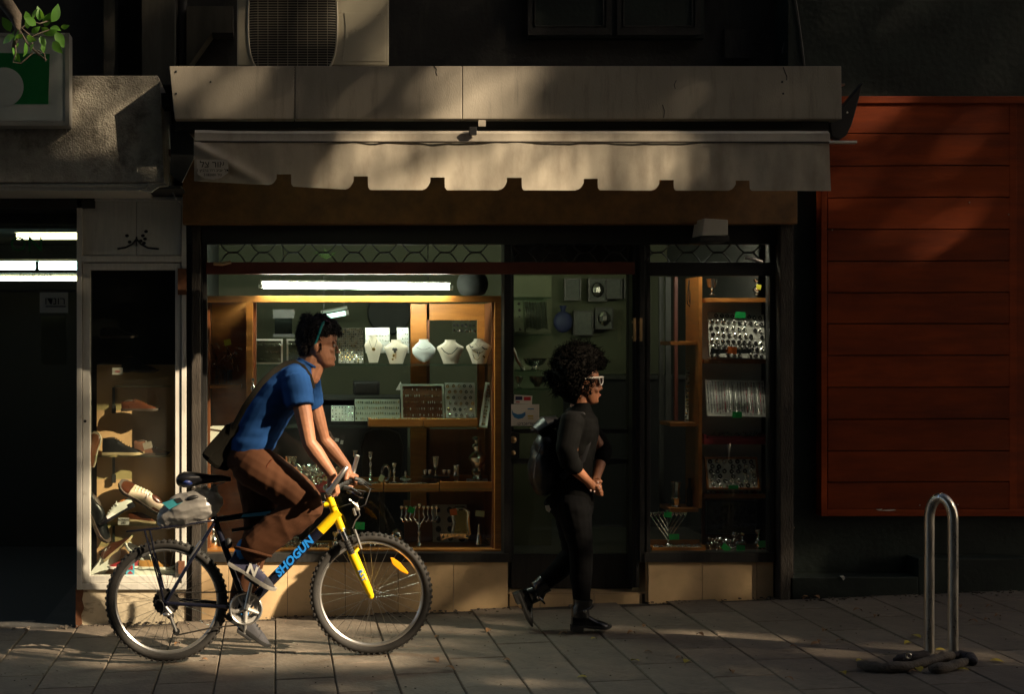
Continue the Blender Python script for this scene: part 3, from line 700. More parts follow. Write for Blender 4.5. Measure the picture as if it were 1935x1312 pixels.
cab = thing('display_case', 'wooden display case filling the wide jewellery window', 'display case', P(660, 1048, .2))
def plank(name, *r, m='wood', par=cab, bev=.002): return obj(name, MB().pbox(*r), m, par, bev=bev)
plank('upright', 465, 572, 478, 1048, .08, .12); plank('upright', 935, 572, 947, 1048, .08, .12); plank('top_rail', 390, 560, 947, 572, .08, .11, m='wood_h')
plank('base_board', 388, 1040, 947, 1049, .06, .46, m='wood_h')
plank('side_panel', 391, 572, 397, 1040, .12, .44, m='wood_dark'); plank('divider', 478, 572, 484, 1040, .12, .42, m='wood_dark'); plank('side_panel', 930, 572, 936, 1040, .12, .44, m='wood_dark')
plank('back_panel', 391, 572, 466, 1040, .34, .36, m='wood')
plank('back_post', 776, 575, 806, 1040, .44, .47, m='wood'); plank('back_panel', 800, 575, 812, 1040, .45, .47, m='wood_dark'); plank('back_panel', 806, 812, 932, 1040, .45, .47, m='wood_dark')
plank('back_rail', 806, 575, 932, 606, .45, .47, m='wood'); plank('back_post', 902, 606, 932, 812, .45, .47, m='wood')
plank('shelf', 391, 728, 456, 735, .13, .34, m='wood_h'); plank('shelf', 391, 563, 465, 571, .12, .34, m='wood_h')
for y in (689, 806, 924): obj('glass_shelf', MB().pbox(484, y, 930, y + 3.5, .12, .42), 'shelf_glass', cab)
for x, y in ((780, 812), (800, 812)): pass

def card(m, px, py, w, h, Y, tilt=0, par=None, name='price_tag', text=None):
    a = R(tilt); pts = [(px + dx * math.cos(a) - dy * math.sin(a), py + dx * math.sin(a) + dy * math.cos(a)) for dx, dy in ((-w / 2, -h / 2), (w / 2, -h / 2), (w / 2, h / 2), (-w / 2, h / 2))]
    t = obj(name, MB().pprism(pts, Y, Y + .002), m, par)
    if text:
        k = FPX / (CAM_D + Y); obj('lettering', text_mb(text, h * .55 / k, P(px, py + h * .1, Y - .001), (math.cos(a), 0, -math.sin(a)), (math.sin(a), 0, math.cos(a))), 'ink', t if False else par)
    return t
rj = random.Random(21)
def jewel_board(label, x0, y0, x1, y1, Y, board='board_grey', rows=6, cols=6, jm=('silver', 'gold'), size=2.0, kind='dot', tilt=0.0, lean=.28, frame=None, cat='jewellery board', name='jewellery_board', tg=None):
    t = thing(name, label, cat, P((x0 + x1) / 2, y1, Y)); cx, cy = (x0 + x1) / 2, (y0 + y1) / 2; ca, sa = math.cos(R(tilt)), math.sin(R(tilt))
    rot = lambda x, y: (cx + (x - cx) * ca - (y - cy) * sa, cy + (x - cx) * sa + (y - cy) * ca)
    k = FPX / (CAM_D + Y); zb = PZ(y1, Y)
    def ln(mb): mb.v = [(x, y + max(0, z - zb) * lean, z) for x, y, z in mb.v]; return mb
    obj('board', ln(MB().pprism([rot(x0, y0), rot(x1, y0), rot(x1, y1), rot(x0, y1)], Y, Y + .012)), board, t)
    if frame:
        f = MB(); w = 3.5
        for a, b, c_, d in ((x0 - w, y0 - w, x1 + w, y0), (x0 - w, y1, x1 + w, y1 + w), (x0 - w, y0, x0, y1), (x1, y0, x1 + w, y1)):
            f.pprism([rot(a, b), rot(c_, b), rot(c_, d), rot(a, d)], Y - .012, Y + .014)
        obj('frame', ln(f), frame, t)
    js = {m: MB() for m in jm}
    for r in range(rows):
        for c_ in range(cols):
            if rj.random() < .08: continue
            x = x0 + (x1 - x0) * (c_ + .5 + (.25 if kind == 'ring' and r % 2 else 0)) / (cols + (.25 if kind == 'ring' else 0)) + rj.uniform(-.6, .6); y = y0 + (y1 - y0) * (r + .55) / rows + rj.uniform(-.6, .6)
            x, y = rot(x, y); mb = js[rj.choice(jm)]; p = P(x, y, Y - .004); q = size * 1.45 / k
            if kind == 'dot': mb.ell(p, (q * rj.uniform(.6, 1.1), .003, q * rj.uniform(.6, 1.1)), 6)
            elif kind == 'drop': mb.ell(p, (q * .45, .003, q * 1.3), 6)
            elif kind == 'ring': mb.tube([p + Vector((q * math.cos(a), 0, q * math.sin(a))) for a in [2 * math.pi * i / 8 for i in range(8)]], q * .4, 4, closed=True); mb.ell(p + Vector((0, -.004, q)), q * .6, 5)
            elif kind == 'tri': mb.prism([(p.x - q, p.z + q * .8), (p.x, p.z - q), (p.x + q, p.z + q * .8)], Y - .006, Y - .001)
    if kind == 'strand':
        for c_ in range(cols):
            x = x0 + (x1 - x0) * (c_ + .7) / (cols + .4); m_ = rj.choice(jm); yy = y0 + 4
            ye = y1 - rj.uniform(3, 9)
            while yy < ye:
                q = size / k * rj.uniform(.7, 1.15); xx, y2 = rot(x + rj.uniform(-.25, .25), yy); js[m_].ell(P(xx, y2, Y - .004), (q, .004, q * 1.1), 5); yy += size * 2.3
    for m_, mb in js.items():
        if mb.v: o = obj('jewels', ln(mb), m_, t, kind='stuff')
    if tg:
        for m_, px, py, w, h, tl in tg: card(m_, px, py, w, h, Y - .02, tl, t)
    return t
YI = .20
jewel_board('earring display with two white rails standing beside the left upright of the wooden case', 481, 645, 531, 686, .30, 'room_green', 3, 13, ('silver', 'pewter'), 1.2, 'drop', frame='panel_white')
jewel_board('narrow earring display partly behind the cyclist head', 545, 645, 572, 686, .30, 'room_green', 3, 7, ('silver', 'pewter'), 1.3, 'drop', frame='board_grey')
jewel_board('grey board full of tiny golden studs behind the cyclist face', 640, 621, 687, 687, .20, 'board_grey', 15, 12, ('gold', 'pewter', 'silver'), 1.1)
jewel_board('plain pale board with chains behind the necklace stands', 691, 620, 737, 668, .40, 'board_pale', 5, 9, ('silver', 'pewter'), .8)
jewel_board('small pale board with chains beside the back post', 751, 620, 773, 668, .40, 'board_pale', 6, 5, ('silver', 'pewter'), .8)
jewel_board('white board with a grid of tiny rings low beside the cyclist arm', 626, 768, 669, 797, .18, 'board_pale', 5, 7, ('pewter', 'silver'), 1.0, 'dot')
jewel_board('grey earring board with three rails on the middle shelf', 671, 756, 756, 797, .20, 'board_grey', 4, 20, ('silver', 'gold', 'pewter'), 1.4, 'drop')
jewel_board('clear earring rack with four rails on the middle shelf', 762, 731, 837, 791, .22, 'wood_dark', 5, 18, ('silver', 'board_pale', 'gold'), 1.3, 'drop', frame='board_grey')
jewel_board('pale board of scattered silver pendants on the middle shelf', 843, 725, 899, 791, .18, 'board_pale', 6, 5, ('silver', 'pewter', 'gold'), 1.5, 'ring')
jewel_board('framed board seen edge on leaning at the right end of the middle shelf', 917, 728, 925, 806, .18, 'board_grey', 12, 2, ('gold', 'silver'), 1.2, tilt=11, frame='paper')
jewel_board('hanging spoon card on the back wall of the shop above the necklace stands', 855, 600, 900, 630, .9, 'room_green', 3, 6, ('pewter', 'silver'), 2.2)
def bust(label, px, ytop, ybot, w, kind, chain, m='velvet'):
    t = thing('necklace_stand', label, 'necklace stand', P(px, ybot, .17), 'necklace stands on the upper shelf'); k = FPX / (CAM_D + .17); h = ybot - ytop
    prof = {'V': [(0, .22), (.10, .20), (.2, .30), (.34, .5), (.42, .5), (.6, .42), (.8, .33), (.97, .26), (1, .24)],
            'A': [(0, .20), (.08, .20), (.16, .28), (.3, .50), (.38, .5), (.55, .42), (.8, .33), (1, .27)],
            'O': [(0, .2), (.1, .2), (.2, .32), (.4, .5), (.6, .49), (.8, .36), (.93, .2), (1, .05)]}[kind]
    rings = []
    for q, hw_ in prof:
        c0 = P(px, ytop + h * q, .17); W = w * hw_ / k; d = .030 * (1 - .5 * abs(q - .35)); rings.append([Vector((c0.x + W * math.cos(a), .15 - .02 * q + d * math.sin(a) * .7, c0.z)) for a in [2 * math.pi * i / 16 for i in range(16)]])
    obj('bust', MB().rings(rings), m, t, smooth=True)
    for (mm, pts, rad) in chain:
        obj('necklace', MB().tube([P(px + x * w, ytop + y * h, .15 - .02 * y - .026) for x, y in pts], rad, 5), mm, t, smooth=True)
    return t
V1 = [(-.24, .18), (-.14, .36), (-.03, .52), (0, .55), (.06, .5), (.15, .34), (.22, .18)]
b1 = bust('slim cream necklace stand with a round pendant on a thin chain', 705, 634, 686, 33, 'V', [('pewter', V1, .0014)])
obj('pendant', MB().ell(P(706, 661, .112), (.012, .005, .011), 10), 'gold', b1)
b2 = bust('cream necklace stand with a heart pendant and a hanging gold drop', 748, 643, 688, 46, 'A', [('gold', [(-.1, .35), (.0, .5), (.1, .38)], .001), ('gold', [(0, .5), (.0, .8)], .0025)])
obj('pendant', MB().ell(P(744, 661, .113), (.010, .005, .010), 8).ell(P(748, 661, .113), (.010, .005, .010), 8).ell(P(746, 665, .112), (.008, .005, .010), 8), 'pewter', b2); obj('pendant', MB().ell(P(744, 673, .110), (.008, .005, .010), 8).ell(P(742, 680, .108), (.008, .004, .006), 8), 'gold', b2)
b3 = bust('grey round necklace stand with a thin straight silver chain', 800, 642, 685, 44, 'O', [('pewter', [(-.3, .35), (-.1, .45), (.1, .45), (.3, .36)], .0016)], 'velvet_grey')
b4 = bust('cream necklace stand with a curved beaded silver necklace', 850, 643, 688, 50, 'A', [('pewter', [(-.32, .33), (-.2, .5), (-.05, .6), (.08, .58), (.2, .45), (.3, .32)], .0028)])
b5 = bust('cream necklace stand covered with several gold name necklaces', 904, 641, 688, 48, 'A', [('gold', [(-.25, .45), (-.1, .55), (.05, .6), (.2, .5)], .0025), ('pewter', [(-.35, .25), (-.3, .35), (-.2, .33)], .004), ('pewter', [(.15, .33), (.25, .42), (.35, .42)], .004), ('gold', [(-.22, .62), (-.15, .8), (-.05, .86), (.05, .78)], .0022), ('gold', [(-.12, .2), (0, .34), (.12, .2)], .0016), ('gold', [(.18, .68), (.26, .76)], .006), ('pewter', [(-.05, .5), (0, .7), (.06, .52)], .003)])

def wood_tray(label, x0, x1, ytop, ybot, Y, fill=None, back=12):
    t = thing('wooden_tray', label, 'tray', P((x0 + x1) / 2, ybot, Y), 'wooden trays on the glass shelves'); a, b = P(x0, ybot, Y), P(x1, ytop, Y); h = b.z - a.z
    obj('tray_front', MB().box(a.x, b.x, Y, Y + .012, a.z, b.z), 'wood_h', t, bev=.002); obj('tray_back', MB().box(a.x, b.x, Y + .13, Y + .142, a.z, b.z + .03), 'wood_h', t, bev=.002)
    obj('tray_side', MB().box(a.x, a.x + .012, Y + .012, Y + .13, a.z, b.z + .005), 'wood_h', t); obj('tray_side', MB().box(b.x - .012, b.x, Y + .012, Y + .13, a.z, b.z + .005), 'wood_h', t)
    obj('tray_bottom', MB().box(a.x + .012, b.x - .012, Y + .012, Y + .13, a.z + .002, a.z + h * .7), 'board_pale' if fill == 'silver' else 'wood_dark', t)
    if fill:
        m = MB()
        for i in range(int((x1 - x0) * 2.2)):
            m.ell((rj.uniform(a.x + .016, b.x - .016), rj.uniform(Y + .02, Y + .125), a.z + h * .72 + rj.uniform(.0, .012)), rj.uniform(.003, .007), 5)
        obj('beads', m, fill, t, kind='stuff')
    return t
wood_tray('plain wooden tray on the middle shelf below the grey earring board', 697, 800, 793, 808, .13, 'gold'); wood_tray('lighter wooden tray on the middle shelf below the pendant board', 801, 903, 793, 808, .13, 'gold')
wood_tray('wooden tray with a pale price tag on the lower shelf beside the handlebar', 660, 724, 916, 931, .13, 'silver'); wood_tray('wooden tray packed with silver chains on the lower shelf', 726, 830, 916, 931, .13, 'silver'); wood_tray('empty wooden tray at the right end of the lower shelf', 832, 936, 912, 930, .13, None)
tg = card('tag_pale', 721, 905, 9, 12, .12, 25); tag(tg, 'pale price tag standing on a wooden tray', 'price tag')
SV = 'silver'
def lathe_item(name, label, cat, px, ytop, ybot, wpx, prof, Y, m=SV, group=None, tg=None, n=16):
    k = FPX / (CAM_D + Y); h = (ybot - ytop) / k; p = P(px, ybot, Y)
    mb = MB().lathe([(r * wpx / 2 / k, z * h) for r, z in prof], p, n)
    if tg:
        t = thing(name, label, cat, p, group); obj('body', mb, m, t, smooth=True)
        for m_, tx, ty, w, h_, tl in tg: card(m_, tx, ty, w, h_, Y - .04, tl, t)
        return t
    return tag(obj(name, mb, m, smooth=True), label, cat, group)
CANDLE = [(.9, 0), (1, .03), (.55, .08), (.3, .12), (.6, .17), (.75, .2), (.35, .25), (.25, .42), (.45, .5), (.5, .55), (.3, .62), (.3, .74), (.75, .82), (.6, .86), (.8, .95), (.9, 1), (.5, 1), (.3, .92)]
CUP = [(.6, 0), (.62, .04), (.2, .1), (.16, .3), (.28, .36), (.7, .45), (.85, .7), (1, 1), (.93, 1), (.75, .6), (.1, .5)]
VASE = [(.6, 0), (.65, .04), (.35, .1), (.9, .25), (1, .36), (.75, .5), (.4, .58), (.5, .66), (.3, .75), (.75, .88), (.8, 1), (.6, 1), (.3, .85)]
BEAK = [(.9, 0), (1, .04), (.7, .08), (.75, .3), (.95, .36), (.75, .45), (.7, .7), (1, 1), (.92, 1), (.6, .6), (.1, .5)]
lathe_item('candlestick', 'tall silver candlestick half hidden by the bar end of the bicycle', 'candlestick', 671, 852, 916, 12, CANDLE, .26, group='silver candlesticks')
lathe_item('candlestick', 'tall silver candlestick standing beside the rounded silver frame', 'candlestick', 700, 855, 909, 12, CANDLE, .26, group='silver candlesticks')
fr_ = thing('photo_frame', 'small rounded silver photo frame behind the pale price tag', 'frame', P(729, 912, .26))
rg = [P(729 + 7 * math.cos(a) , 895 + 14 * math.sin(a), .26) for a in [2 * math.pi * i / 20 for i in range(20)]]
obj('rim', MB().tube(rg, .010, 8, closed=True), SV, fr_, smooth=True); obj('picture', MB().add([v + Vector((0, .004, 0)) for v in rg], [tuple(range(20))[::-1]]), 'pewter', fr_)
lathe_item('sugar_bowl', 'small silver lidded bowl with handles on the chain tray', 'bowl', 766, 891, 914, 28, [(.4, 0), (.5, .05), (.25, .12), (.9, .3), (1, .42), (.8, .5), (.3, .6), (.12, .7), (.22, .8), (.1, 1)], .24)
for x, l in ((803, 'small silver cup left of the tall goblet on the lower shelf'), (839, 'small silver cup right of the tall goblet on the lower shelf'), (812, 'tiny silver cup tucked close beside the tall goblet'), (848, 'tiny silver cup at the end of the goblet row')):
    lathe_item('silver_cup', l, 'cup', x, 889, 902, 9, CUP, .26, group='small silver cups')
lathe_item('goblet', 'tall silver goblet standing between the small silver cups', 'goblet', 823, 864, 902, 15, CUP, .27)
tag(obj('serving_stand', MB().pbox(800, 902, 850, 905, .22, .32).pbox(812, 905, 814, 912, .26, .28).pbox(836, 905, 838, 912, .26, .28), 'pewter'), 'low dark stand carrying the silver cups and goblet', 'stand')
lathe_item('spice_tower', 'large ornate silver tower vase at the right end of the lower shelf', 'vase', 901, 826, 908, 36, [(.7, 0), (.75, .03), (.6, .06), (.45, .12), (.65, .2), (.5, .28), (.75, .38), (.95, .46), (1, .52), (.7, .6), (.3, .66), (.45, .72), (.5, .78), (.25, .84), (.55, .93), (.5, .97), (.2, 1)], .25, n=20)
tag(obj('stone_base', MB().pbox(883, 907, 922, 913, .22, .30), 'velvet_grey', bev=.002), 'pale stone base under the ornate silver tower vase', 'base')
# big foil bowl pile behind the hands
m = MB(); r9 = random.Random(4)
for i in range(150):
    x = r9.uniform(548, 618); y = 928 - r9.random() ** .7 * (46 if x > 560 else 26); p = P(x, y, .22 + r9.uniform(-.05, .05)); q = r9.uniform(.008, .03)
    M_ = Euler((r9.uniform(0, 6), r9.uniform(0, 6), 0)).to_matrix(); m.ell(p, (q, q * .3, q * .8), 7, M_)
tag(obj('foil_wrapped_bowls', m, SV, smooth=True), 'glittering pile of foil wrapped silver bowls behind the cyclist hands', 'silverware')
tag(obj('red_box', MB().pbox(596, 908, 622, 932, .20, .27), 'red_cloth', bev=.004), 'small red velvet box under the cyclist hand', 'box')
lathe_item('silver_cup', 'silver goblet peeking out above the cyclist thigh', 'goblet', 545, 864, 890, 14, CUP, .26, group='small silver cups'); lathe_item('silver_cup', 'silver goblet beside the foil wrapped bowls', 'goblet', 556, 864, 890, 12, CUP, .28, group='small silver cups')
lathe_item('lidded_jug', 'silver jug with a yellow price tag behind the far hand', 'jug', 622, 880, 926, 26, VASE, .27, tg=[('tag_yellow', 617, 889, 7, 12, 4)])
# bottom shelf
def menorah(label, px, ytop, ybot, span, Y, branches, style, tg):
    t = thing('menorah', label, 'menorah', P(px, ybot, Y), 'silver menorahs'); k = FPX / (CAM_D + Y); h = (ybot - ytop) / k
    b0 = P(px, ybot, Y)
    obj('stem', MB().lathe([(q * span / k * .5, z * h) for q, z in ([(.55, 0), (.5, .03), (.2, .12), (.05, .22), (.09, .3), (.04, .36), (.10, .42), (.04, .5), (.03, .9)] if style == 'S' else [(.2, 0), (.16, .04), (.03, .08), (.03, .95)])], b0, 10), SV, t, smooth=True)
    for i in range(1, branches + 1):
        for s in (-1, 1):
            x1 = px + s * span / 2 * i / branches; yt = ytop + 8
            if style == 'S':
                ym = ytop + (ybot - ytop) * .33
                pts = [(px + s * 2, ym + 12), (px + s * span / 2 * (i - .9) / branches * .9, ym + 10 - i), (x1 - s * 3, ym + 2), (x1 + s * 2.5, ym - 6), (x1 - s * .5, ym - 12), (x1, yt)]
                if i > 1: pts = [(px + s * span / 2 * (i - 1) / branches + s, ym - 1)] + pts[2:]
            else: pts = [(px, yt + (ybot - ytop) * (.16 + .14 * i)), (x1, yt)]
            obj('branch', MB().tube([P(x, y, Y) for x, y in pts], .0045 if style == 'S' else .004, 6), SV, t, smooth=True)
            c0 = P(x1, yt, Y); obj('candle_cup', MB().lathe([(.004, 0), (.011, .008), (.013, .022), (.009, .022), (.004, .012)], c0, 8), SV, t, smooth=True)
    obj('candle_cup', MB().lathe([(.004, 0), (.012, .01), (.014, .03), (.009, .03)], P(px, ytop + 6, Y), 8), SV, t, smooth=True)
    for m_, tx, ty, w, h_, tl in tg: card(m_, tx, ty, w, h_, Y - .03, tl, t)
    return t
menorah('tall silver menorah with curled branches and a round green tag', 792, 956, 1044, 66, .22, 4, 'S', [('tag_green', 777, 965, 12, 11, 20)])
jewel_board('pale card of dark ornaments behind the large silver picture frame', 819, 958, 885, 1046, .36, 'board_grey', 5, 3, ('pewter', 'gem_dark'), 4.5, 'dot')
jewel_board('brown backing card behind the tall menorah', 765, 950, 818, 1046, .38, 'wood_dark', 1, 1, ('pewter',), 1)
pf = thing('picture_frame', 'ornate silver picture frame with an orange price tag', 'frame', P(868, 1022, .22))
obj('frame', MB().tube([P(x, y, .22) for x, y in ((852, 968), (862, 961), (876, 961), (885, 968), (884, 990), (887, 1010), (882, 1016), (860, 1016), (854, 1010), (858, 990))], .012, 8, closed=True), SV, pf, smooth=True)
obj('picture', MB().pbox(856, 966, 883, 1014, .225, .23), 'gold', pf); obj('foot', MB().tube([P(833, 1020, .2), P(850, 1014, .2), P(870, 1012, .2), P(886, 1018, .2)], .012, 8), SV, pf, smooth=True)
for i in range(7): obj('cup', MB().lathe([(.006, 0), (.012, .01), (.014, .022), (.01, .024)], P(834 + 7.4 * i, 1016, .18), 8), SV, pf, smooth=True)
card('tag_orange', 857, 969, 13, 12, .19, -8, pf)
lathe_item('bell', 'small silver figurine bell with a pale price tag', 'bell', 905, 990, 1030, 14, [(1, 0), (.95, .1), (.7, .4), (.4, .6), (.5, .7), (.3, .85), (.4, .95), (.1, 1)], .22, tg=[('tag_pale', 907, 972, 17, 11, 6)])
lathe_item('silver_plate', 'shiny crumpled silver dish standing behind the front wheel', 'dish', 749, 1000, 1030, 26, [(.1, 0), (.8, .2), (1, .5), (.8, .8), (.1, 1)], .25)
lathe_item('glass_dish', 'low glass dish on the base board beside the menorah foot', 'dish', 839, 1040, 1047, 18, [(.5, 0), (.6, .1), (1, 1), (.9, 1), (.3, .3)], .14, m='board_pale')
gt = card('tag_green', 680, 995, 18, 14, .10, 3); tag(gt, 'bright green price card standing above the front wheel', 'price tag')
m = MB()
for i in range(160):
    a = r9.uniform(0, math.pi); q = r9.random() ** .5; m.ell(P(543 + 32 * q * math.cos(a), 1044 - 34 * q * math.sin(a), .2 + r9.uniform(-.05, .05)), (r9.uniform(.004, .014), .006, r9.uniform(.004, .010)), 5)
tag(obj('bead_heap', m, 'silver_dark', smooth=True), 'heap of small silver beads behind the down tube of the bicycle', 'beads')
jewel_board('low tray card of pearl rings behind the bicycle fork', 578, 1030, 622, 1046, .14, 'velvet', 2, 9, ('silver', 'gem_dark'), 2.6, 'ring', lean=.6)
lathe_item('perfume_bottle', 'silver ornament dangling at the left shelf behind the cyclist back', 'ornament', 478, 716, 746, 10, VASE, .06)
for x, y0, y1, w_, pr, l in ((634, 1006, 1046, 16, VASE, 'silver vase low behind the bicycle fork'), (652, 1020, 1046, 18, CUP, 'small silver goblet low behind the front brake'), (668, 1012, 1046, 14, CANDLE, 'short silver candlestick low behind the front tyre'),
                              (704, 1016, 1046, 20, BEAK, 'silver beaker under the green price card'), (722, 1022, 1046, 16, CUP, 'small silver goblet beside the crumpled silver dish'), (893, 1034, 1046, 14, BEAK, 'tiny silver beaker beside the figurine bell'), (925, 1018, 1046, 14, VASE, 'small silver vase in the right bottom corner of the wide window'),
                              (862, 880, 912, 14, BEAK, 'silver beaker between the cup row and the tower vase'), (745, 876, 912, 12, CANDLE, 'small silver candlestick between the photo frame and the lidded bowl'), (640, 884, 920, 14, CUP, 'silver goblet behind the near hand of the cyclist')):
    lathe_item('silver_piece', l, 'silverware', x, y0, y1, w_, pr, .24)
# left compartment
m = MB()
for i in range(60):
    p = P(r9.uniform(398, 452), r9.uniform(650, 700), .24 + r9.uniform(-.05, .05)); m.tube([p, p + Vector((r9.uniform(-.03, .03), 0, r9.uniform(-.05, .03)))], .003, 4)
for i in range(26): 
    x = r9.uniform(408, 440); m.tube([P(x, 700, .22), P(x + r9.uniform(-4, 4), 727, .22)], .002, 4)
tp = thing('silver_centrepiece', 'tangled dark silver centrepiece with a yellow tag in the narrow left compartment', 'ornament', P(425, 727, .22)); obj('branches', m, 'silver_dark', tp); card('tag_yellow', 430, 648, 13, 11, .18, -12, tp)
bx = thing('white_box', 'white cardboard box standing open in the narrow left compartment behind the bag', 'box', P(405, 1010, .2))
obj('box_front', MB().pbox(391, 810, 420, 880, .16, .17), 'paper', bx); obj('box_lid', MB().pprism([(391, 810), (402, 806), (424, 806), (420, 814)], .15, .16), 'paper', bx)
lathe_item('silver_ornament', 'silver filigree ornament low behind the seat tube of the bicycle', 'ornament', 402, 985, 1046, 26, VASE, .2)
# things on the shop walls seen through glass
def wall_pic(label, x0, y0, x1, y1, Y=2.3, m='frame_art', centre=None, cat='picture', name='wall_picture'):
    t = thing(name, label, cat, P((x0 + x1) / 2, y1, Y)); obj('backing', MB().pbox(x0, y0, x1, y1, Y, Y + .04), m, t)
    f = MB().pbox(x0 - 2, y0 - 2, x1 + 2, y0, Y - .02, Y + .02).pbox(x0 - 2, y1, x1 + 2, y1 + 2, Y - .02, Y + .02).pbox(x0 - 2, y0, x0, y1, Y - .02, Y + .02).pbox(x1, y0, x1 + 2, y1, Y - .02, Y + .02)
    obj('frame', f, 'pewter', t)
    if centre: obj('relief', MB().ell(P((x0 + x1) / 2, (y0 + y1) / 2, Y - .01), (.05, .02, .06), 10), centre, t)
    return t
wall_pic('dark framed wall ornament highest beside the hand shaped plaque behind the door', 1069, 529, 1096, 566); wall_pic('dark framed picture with a silver emblem high behind the door glass', 1114, 529, 1145, 568, centre='silver_dark'); wall_pic('dark framed picture touching the silver emblem picture behind the door', 1146, 529, 1174, 563); wall_pic('dark framed picture cut by the door stile', 1181, 529, 1200, 563)
wall_pic('dark framed picture with an oval silver relief behind the woman hair', 1127, 584, 1157, 621, centre='silver'); wall_pic('cluster of small dark wall plaques above the woman hair', 1086, 590, 1119, 633)
t = thing('vase', 'dark blue round vase shaped plaque hung on the shop wall', 'plaque', P(1064, 622, 2.25)); obj('body', MB().ell(P(1064, 609, 2.25), (.075, .03, .085), 14), 'navy_print', t, smooth=True); obj('neck', MB().lathe([(.02, 0), (.016, .06), (.03, .10)], P(1064, 603, 2.25), 10), 'navy_print', t, smooth=True)
hs_ = thing('hand_plaque', 'pale hand shaped plaque with a teal centre on the shop wall', 'plaque', P(1016, 558, 1.0))
obj('backing', MB().pbox(1000, 522, 1034, 562, 1.0, 1.02), 'wood_dark', hs_); obj('hand', MB().pprism([(1006, 541), (1009, 530), (1013, 525), (1019, 525), (1024, 530), (1027, 541), (1023, 543), (1022, 556), (1016, 559), (1010, 556), (1009, 543)], .98, 1.0), 'velvet_grey', hs_); obj('centre', MB().pbox(1011, 528, 1020, 539, .97, .98), 'teal_art', hs_)
# glass shelves left behind the door
gc = thing('glass_cabinet', 'dim glass cabinet with chains and bowls just inside the door', 'cabinet', P(1000, 1040, .7))
obj('back', MB().pbox(963, 522, 1042, 1040, .95, .97), 'room_green', gc)
for y in (562, 632, 700, 735): obj('shelf', MB().pbox(963, y, 1042, y + 3, .72, .95), 'shelf_glass', gc)
jewel_board('chains hanging in the glass cabinet inside the door', 994, 568, 1037, 628, .80, 'room_green', 1, 16, ('silver_dark', 'pewter'), .9, 'strand'); jewel_board('dark pendants hanging in the glass cabinet inside the door', 965, 568, 990, 628, .80, 'room_green', 5, 2, ('pewter', 'gem_dark'), 2.0)
lathe_item('bowl', 'wide silver bowl on the glass cabinet shelf inside the door', 'bowl', 1010, 678, 700, 48, [(.3, 0), (.35, .08), (.2, .2), (.7, .5), (1, 1), (.96, 1), (.6, .55)], .8); lathe_item('bowl', 'small silver filigree bowl low in the glass cabinet inside the door', 'bowl', 1015, 712, 732, 32, [(.3, 0), (.4, .2), (.9, .6), (1, 1), (.94, 1), (.6, .6)], .8, m='silver_dark')
lathe_item('wine_glass', 'thin wine glass beside the filigree bowl in the glass cabinet', 'glass', 981, 712, 734, 16, CUP, .8, m='silver_dark')
tag(obj('bracelet_rack', MB().tube([P(964, 652, .78), P(972, 664, .78), P(978, 682, .78), P(990, 700, .78)], .012, 8), SV, smooth=True), 'curved silver bracelet strand on the glass cabinet shelf', 'bracelet')
# room pieces seen above and behind the wooden case
tag(obj('clock', MB().lathe([(.16, 0), (.17, .01), (.16, .03), (.13, .035)], P(735, 592, 2.3), 28, axis=(0, -1, 0)), 'room_dark', smooth=True), 'round dark clock on the shop back wall above the necklace stands', 'clock')
bskt = lathe_item('basket', 'dark woven basket on top of the wooden case beside the tube lamp end', 'basket', 893, 520, 560, 60, [(.55, 0), (.8, .12), (.95, .35), (1, .6), (.92, .85), (.8, 1), (.74, 1), (.84, .8), (.5, .3)], .28, m='room_black')
mi = thing('mirror_cabinet', 'dark wall mirror behind the cyclist head reflecting a lamp', 'mirror', P(535, 640, 1.6)); obj('glass', MB().pbox(519, 602, 552, 632, 1.6, 1.62), 'mirror', mi); obj('frame', MB().pbox(516, 586, 556, 602, 1.58, 1.62).pbox(516, 632, 556, 638, 1.58, 1.62), 'pewter', mi)
rd = thing('desk_radio', 'dark boxy desk device below the necklace stands', 'radio', P(693, 750, .7)); obj('casing', MB().pbox(669, 722, 718, 748, .7, .85), 'rubber_black', rd, bev=.01); obj('panel', MB().pbox(673, 727, 712, 743, .695, .7), 'pewter', rd)
tag(obj('lit_paper', MB().pprism([(748, 738), (757, 722), (760, 730), (757, 738)], .9, .905), 'paper'), 'pointed white paper shape behind the earring rack', 'paper')
dk = thing('shop_desk', 'dark desk deep inside the jewellery shop behind the display case', 'desk', P(650, 1060, 1.0)); obj('desk_top', MB().pbox(500, 752, 775, 757, 1.0, 1.5), 'room_dark', dk); obj('desk_front', MB().pbox(505, 757, 770, 1060, 1.05, 1.08), 'room_black', dk)
ch = thing('office_chair', 'dark office chair back inside the shop behind the lower shelf', 'chair', P(722, 1050, .62)); obj('backrest', MB().pprism([(682, 845), (690, 820), (705, 812), (735, 812), (755, 820), (763, 845), (760, 905), (686, 905)], .62, .68), 'room_dark', ch, bev=.01); obj('stem', MB().pbox(717, 905, 728, 1045, .64, .67), 'pewter', ch)
pn = thing('notice_paper', 'pair of small white notes on the dark desk front', 'paper', P(642, 838, 1.04)); obj('note', MB().pprism([(634, 829), (641, 830), (640, 836), (633, 835)], 1.035, 1.045), 'paper', pn); obj('note', MB().pprism([(644, 833), (649, 834), (648, 841), (643, 840)], 1.035, 1.045), 'paper', pn)
pot = thing('potted_plant', 'small spiky plant behind the grille above the tube lamp', 'plant', P(620, 492, 1.0))
m = MB()
for i in range(22): a = r9.uniform(.3, 2.8); L = r9.uniform(14, 30); m.tube([P(616, 490, 1.0), P(616 + L * .6 * math.cos(a), 490 - L * .6 * math.sin(a), 1.0), P(616 + L * math.cos(a), 490 - L * .8 * math.sin(a), .98)], [.006, .005, .001], 4)
obj('blade_leaves', m, 'leaf_tree', pot)

